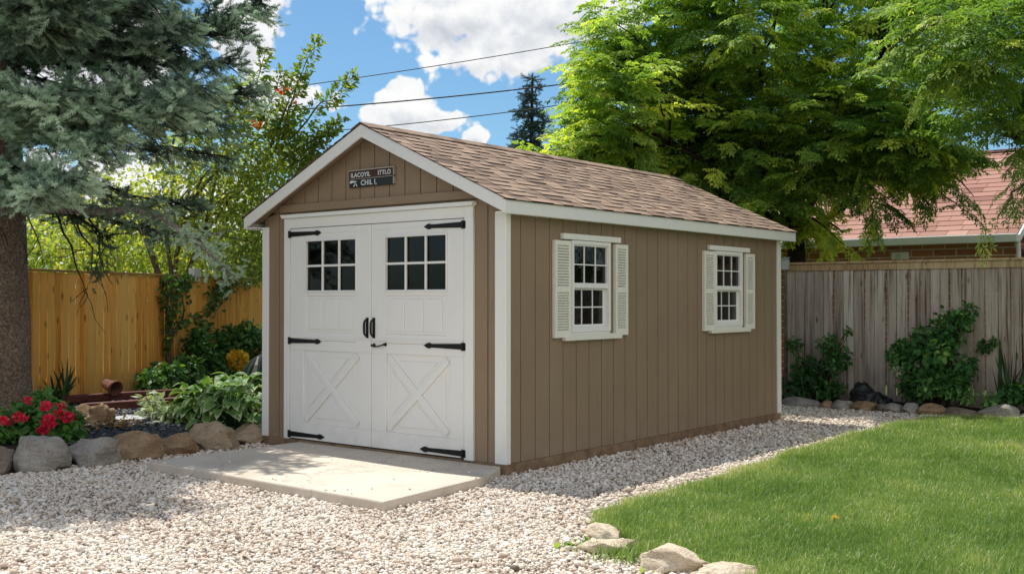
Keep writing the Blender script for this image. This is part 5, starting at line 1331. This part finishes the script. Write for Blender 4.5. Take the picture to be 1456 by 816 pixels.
# ------------------------------------------------------------------ small boxes
c = fq(277, 391, .07); D = (c-CAM)@FW; k = D/F
mb = MB(); h = np.array([0,0,1.0]); d3 = np.array([*FDIR, 0]); n3 = np.array([*FN, 0])
T = thing('fence_box', c, 'small pale gray box fixed at the top of the cedar fence', 'box')
MB().obox(c+h*.035, d3*.115, n3*.055, h*.075).build('housing', M['gray_box'], T, bevel=.008); MB().obox(c-h*.075, d3*.10, n3*.047, h*.03).build('base', M['gray_box'], T, bevel=.004)
c = ry(1117, 376, 7.86); T = thing('junction_box', c, 'small white junction box at the left end of the weathered fence', 'box')
MB().box(c[0]-.05, c[0]+.05, c[1]-.04, c[1]+.04, c[2]-.08, c[2]+.07).build('housing', M['gray_box'], T, bevel=.008)
MB().prism([(c[0]-.062, c[1]-.05, c[2]+.071), (c[0]+.062, c[1]-.05, c[2]+.071), (c[0]+.05, c[1]+.05, c[2]+.10), (c[0]-.05, c[1]+.05, c[2]+.10)], (0, 0, .008)).build('lid', M['gray_box'], T)
MB().box(c[0]-.02, c[0]+.02, c[1]-.02, c[1]+.02, 0.0, c[2]-.081).build('post', M['gray_wood'], T)

# ------------------------------------------------------------------ neighbour's house
def house():
    Y0 = 13.0; x0, x1 = -8.5, .98; ze = 2.66; zr = 4.62; Yr = 16.9
    T = thing('brick_house', ((x0+x1)/2, 16, 0), 'red brick house with pinkish shingle roof beyond the weathered fence', 'house')
    MB().box(x0+.3, x1-.06, Y0+.13, 20.4, -.06, 2.52).build('wall', M['brick'], T)
    # main roof as shingled courses
    mb = MB(); nC = 19; random.seed(21)
    for side in (0, 1):
        for c in range(nC):
            u0, u1 = c/nC, (c+1)/nC; x = x0-random.random()*.5; hh = .012
            while x < x1:
                w = random.uniform(.32, .55); a, b = max(x, x0), min(x+w-.008, x1); x += w
                if b-a < .03: continue
                mb.tint = min(1, max(0, random.gauss(.5, .16)))
                yy = lambda u: (Y0+(Yr-Y0)*u) if not side else (2*Yr-Y0-(Yr-Y0)*u)
                zz = lambda u: ze+(zr-ze)*u
                vs = [(a,yy(u0),zz(u0)+hh),(b,yy(u0),zz(u0)+hh),(b,yy(u1),zz(u1)),(a,yy(u1),zz(u1)),(a,yy(u0),zz(u0)-.02),(b,yy(u0),zz(u0)-.02)]
                mb.add(vs, [(0,1,2,3),(4,5,1,0)] if not side else [(3,2,1,0),(0,1,5,4)])
    rf = mb.build('roof', M['house_shingle'], T, tint=True)
    mb = MB(); mb.tint = .6; x = x0
    while x < x1-.1:
        mb.tint = random.gauss(.55, .12); mb.prism([(x, Yr-.13, zr-.03), (x, Yr, zr+.035), (x, Yr+.13, zr-.03)], (.26, 0, .006)); x += .25
    mb.build('ridge_tiles', M['terracotta'], rf)
    MB().prism([(x0, Y0, ze-.03), (x1, Y0, ze-.03), (x1, Yr, zr-.03), (x0, Yr, zr-.03)], (0, 0, -.06)).build('roof_deck', M['house_siding'], T)
    MB().prism([(x0, 2*Yr-Y0, ze-.03), (x1, 2*Yr-Y0, ze-.03), (x1, Yr, zr-.03), (x0, Yr, zr-.03)], (0, 0, -.06)).build('roof_deck', M['house_siding'], T)
    MB().box(x0, x1+.02, Y0-.10, Y0-.004, ze-.15, ze-.0).build('gutter', M['white'], T, bevel=.015)
    MB().box(x0, x1-.03, Y0, Y0+.14, ze-.145, ze-.125).build('soffit', M['white'], T)
    MB().tube([(x1+.0, Y0+.03, ze-.15), (x1+.0, Y0+.06, ze-.32), (x1+.0, Y0+.08, .1)], .04, 8).build('downspout', M['white'], T)
    # right wing: siding gable with white rake
    MB().box(x1+.05, 7.0, Y0+.45, 20.3, -.06, 2.5).build('wing_wall', M['brick'], T)
    mb = MB(); z = 2.5; k = 0
    while z < 4.55:
        xx = x1+.06+max(0, (z-2.5))*.25; mb.prism([(xx, Y0+.44, z), (7, Y0+.44, z), (7, Y0+.44, z+.125), (xx, Y0+.44, z+.125)], (0, -.012, 0)); mb.prism([(xx, Y0+.425, z), (7, Y0+.425, z), (7, Y0+.425, z+.03), (xx, Y0+.425, z+.03)], (0, -.008, 0)); z += .13
    mb.build('wing_siding', M['house_siding'], T)
    MB().prism([(x1+.001, Y0-.02, ze-.02), (x1+.001, Yr, zr), (x1+.001, Yr, zr-.16), (x1+.001, Y0-.02, ze-.16)], (.04, 0, 0)).build('rake_board', M['white'], T)
    MB().box(x1+.045, 7.0, Y0+.30, Y0+.42, 2.40, 2.52).build('wing_band', M['white'], T, bevel=.01)
    v = ry(1280, 363, Y0+.11); MB().box(v[0]-.16, v[0]+.16, Y0+.08, Y0+.129, v[2]-.08, v[2]+.06).build('vent', M['white'], T, bevel=.01)
    MB().box(v[0]-.06, v[0]+.02, Y0+.06, Y0+.079, v[2]-.05, v[2]+.02).build('vent', M['gray_box'], T, bevel=.005)
    # antenna behind the ridge
    A = thing('roof_antenna', (-.55, Yr, zr), 'thin television antenna mast on the ridge of the brick house', 'antenna'); mb = MB()
    p = np.array([-.55, Yr+.03, zr-.02])
    mb.tube([p, p+[0,0,1.15]], .018, 7); mast = mb.build('mast', M['wire'], A)
    mb = MB()
    for dz, w in ((1.1,.35), (.98,.5), (.86,.42)): mb.tube([p+[-w,0,dz], p+[w,.1,dz]], .008, 5)
    mb.tube([p+[.42,.05,.0], p+[.42,.05,.45]], .01, 5); mb.build('crossbars', M['wire'], A)
house()

# ------------------------------------------------------------------ overhead lines
def wire(p0, p1, D0, D1, r, sag, lab):
    a, b = at(*p0, D0), at(*p1, D1); d = b-a; a2, b2 = a-d*.55, b+d*.55; pts = []
    for i in range(41):
        u = i/40; q = a2+(b2-a2)*u; q[2] -= sag*4*u*(1-u)-sag*.9; pts.append(q)
    o = MB().tube(pts, r, 6).build('power_line', M['wire'], loc=(a+b)/2, smooth=True); tag(o, lab, 'cable', 'overhead cables behind the shed')
wire((370,132), (890,50), 31, 33, .013, .3, 'thin topmost overhead cable crossing the big cloud')
wire((480,153), (835,117), 30, 31, .020, .2, 'thick middle overhead cable above the shed peak')
wire((440,190), (745,158), 30, 31, .014, .2, 'lowest overhead cable ending just above the shed ridge')

# ------------------------------------------------------------------ light and sky
SUN = Vector((-.44, .135, 1.0)).normalized()
sl = bpy.data.lights.new('sun', 'SUN'); sl.energy = 5.0; sl.angle = math.radians(.53); sl.color = (1.0, .955, .88)
so = bpy.data.objects.new('sun', sl); COL.objects.link(so); so.rotation_euler = SUN.to_track_quat('Z', 'Y').to_euler(); so.location = (-10, 3, 20)
wd = bpy.data.worlds.new('World'); SC.world = wd; wd.use_nodes = True; nt = wd.node_tree; nt.nodes.clear(); g = NT(nt)
STR = .10
sky = g.n('ShaderNodeTexSky', sky_type='NISHITA', sun_disc=False, sun_elevation=math.asin(SUN.z), sun_rotation=math.atan2(SUN.x, SUN.y), air_density=1.0, dust_density=.6, ozone_density=2.5)
dirv = g.vmath('NORMALIZE', g.n('ShaderNodeTexCoord').outputs['Generated'])
skyc = g.mix(1.0, sky.outputs[0], (.80, 1.10, 1.22), 'MULTIPLY')
def unit(v): v = np.array(v, float); return v/np.linalg.norm(v)
mask = None; low = None
for (px, py, a, b, k) in [(640,15,.085,.042,1), (735,30,.095,.052,1), (790,-10,.09,.05,1), (705,75,.075,.032,1), (830,15,.06,.04,1), (572,152,.036,.026,1), (600,172,.048,.016,1), (541,170,.022,.02,1), (675,196,.014,.011,1), (345,30,.042,.05,1), (355,75,.02,.03,1), (405,132,.05,.026,1), (375,140,.03,.03,1), (600,-15,.06,.02,1),
                      (150,300,.16,.06,.9), (330,330,.08,.05,.9), (100,60,.10,.07,.9)]:
    c = unit(at(px, py, 1)-CAM); t1 = unit(np.cross(c, [0,0,1.0])); t2 = unit(np.cross(t1, c))
    u = g.n('ShaderNodeVectorMath', {0: dirv, 1: tuple(t1/a)}, operation='DOT_PRODUCT').outputs['Value']
    v = g.n('ShaderNodeVectorMath', {0: dirv, 1: tuple(t2/b)}, operation='DOT_PRODUCT').outputs['Value']
    m = g.math('SUBTRACT', 1.0, g.math('SQRT', g.math('ADD', g.math('MULTIPLY', u, u), g.math('MULTIPLY', v, v))))
    lo = g.math('MULTIPLY', g.math('MULTIPLY', v, -1.0), g.math('MAXIMUM', m, 0.0))
    mask = m if mask is None else g.math('MAXIMUM', mask, m)
    low = lo if low is None else g.math('MAXIMUM', low, lo)
warp = g.n('ShaderNodeTexNoise', {'Vector': dirv, 'Scale': 26.0, 'Detail': 2.0}).outputs['Color']
wv = g.vmath('ADD', dirv, g.vmath('MULTIPLY', g.vmath('SUBTRACT', warp, (.5,.5,.5)), (.012,.012,.012)))
def fbm(vec):
    n1 = g.noise(vec, 22, 7, .56)
    bil = g.n('ShaderNodeTexVoronoi', {'Vector': vec, 'Scale': 62.0}, feature='F1').outputs['Distance']
    bil2 = g.n('ShaderNodeTexVoronoi', {'Vector': vec, 'Scale': 150.0}, feature='F1').outputs['Distance']
    return g.math('ADD', g.math('MULTIPLY', n1, 1.5), g.math('ADD', g.math('MULTIPLY', bil, -.42), g.math('MULTIPLY', bil2, -.20)))
f1 = fbm(wv)
dens = g.math('ADD', mask, g.math('MULTIPLY', g.math('SUBTRACT', f1, .52), .95))
cov = g.mapr(dens, .02, .20)
cov = g.n('ShaderNodeMapRange', {0: dens, 1: .0, 2: .22, 3: 0.0, 4: 1.0}, interpolation_type='SMOOTHSTEP').outputs[0]
sh1 = g.noise(wv, 30, 5, .55); sh2 = g.noise(g.vmath('ADD', wv, tuple(np.array([-.44,.135,1.0])*.012)), 30, 5, .55)
lit = g.math('ADD', .74, g.math('MULTIPLY', g.math('SUBTRACT', sh1, sh2), 1.5))
lit = g.math('SUBTRACT', lit, g.math('MULTIPLY', low, 1.5), clamp=True)
ccol = g.ramp(lit, [(0, (.58,.62,.68)), (.35, (.76,.79,.83)), (.65, (.94,.95,.96)), (1, (1.06,1.05,1.03))])
ccol = g.vmath('MULTIPLY', ccol, (1/STR,)*3)
# bright clouds added in the unseen sky around the camera, as fill for shaded walls
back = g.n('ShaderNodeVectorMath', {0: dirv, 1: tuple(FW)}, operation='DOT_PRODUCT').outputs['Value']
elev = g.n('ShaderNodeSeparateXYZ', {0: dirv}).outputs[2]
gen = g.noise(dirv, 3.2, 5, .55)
fill_cov = g.math('MULTIPLY', g.mapr(gen, .42, .50), g.math('MULTIPLY', g.mapr(back, .70, .45), g.math('MULTIPLY', g.mapr(elev, .02, .12), g.mapr(elev, .80, .50))))
fill_bank = g.n('ShaderNodeVectorMath', {0: dirv, 1: tuple(unit((.93,-.12,.36)))}, operation='DOT_PRODUCT').outputs['Value']  # unseen cloud bank added on the right to brighten the side wall
fill_bank = g.math('MULTIPLY', g.mapr(fill_bank, .70, .90), g.math('MULTIPLY', g.mapr(elev, .02, .12), g.mapr(gen, .30, .40)))
fill_cov = g.math('MAXIMUM', fill_cov, g.math('MULTIPLY', fill_bank, g.mapr(back, .70, .50)))
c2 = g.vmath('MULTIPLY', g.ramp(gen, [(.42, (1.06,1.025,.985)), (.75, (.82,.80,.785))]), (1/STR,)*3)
front = g.n('ShaderNodeBackground', {'Color': g.mix(cov, skyc, ccol), 'Strength': STR})
rest = g.n('ShaderNodeBackground', {'Color': g.mix(fill_cov, skyc, c2), 'Strength': STR})
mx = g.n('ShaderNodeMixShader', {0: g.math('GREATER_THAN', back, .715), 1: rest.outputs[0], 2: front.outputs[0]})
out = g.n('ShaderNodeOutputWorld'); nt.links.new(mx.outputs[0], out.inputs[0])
wd.cycles.sampling_method = 'MANUAL'; wd.cycles.sample_map_resolution = 512

# ------------------------------------------------------------------ camera and render settings
cd = bpy.data.cameras.new('camera'); cd.sensor_width = 36; cd.lens = 36*F/1456; cd.clip_start = .05; cd.clip_end = 2000
co = bpy.data.objects.new('camera', cd); COL.objects.link(co); co.location = CAM
co.rotation_euler = (PI/2+PITCH, 0, -YAW)
SC.camera = co
SC.view_settings.view_transform = 'Standard'; SC.view_settings.look = 'None'; SC.view_settings.exposure = 0; SC.view_settings.gamma = 1
SC.render.engine = 'CYCLES'
cy = SC.cycles; cy.use_denoising = True; cy.max_bounces = 5; cy.diffuse_bounces = 3; cy.glossy_bounces = 3; cy.transmission_bounces = 4; cy.transparent_max_bounces = 12; cy.sample_clamp_indirect = 6
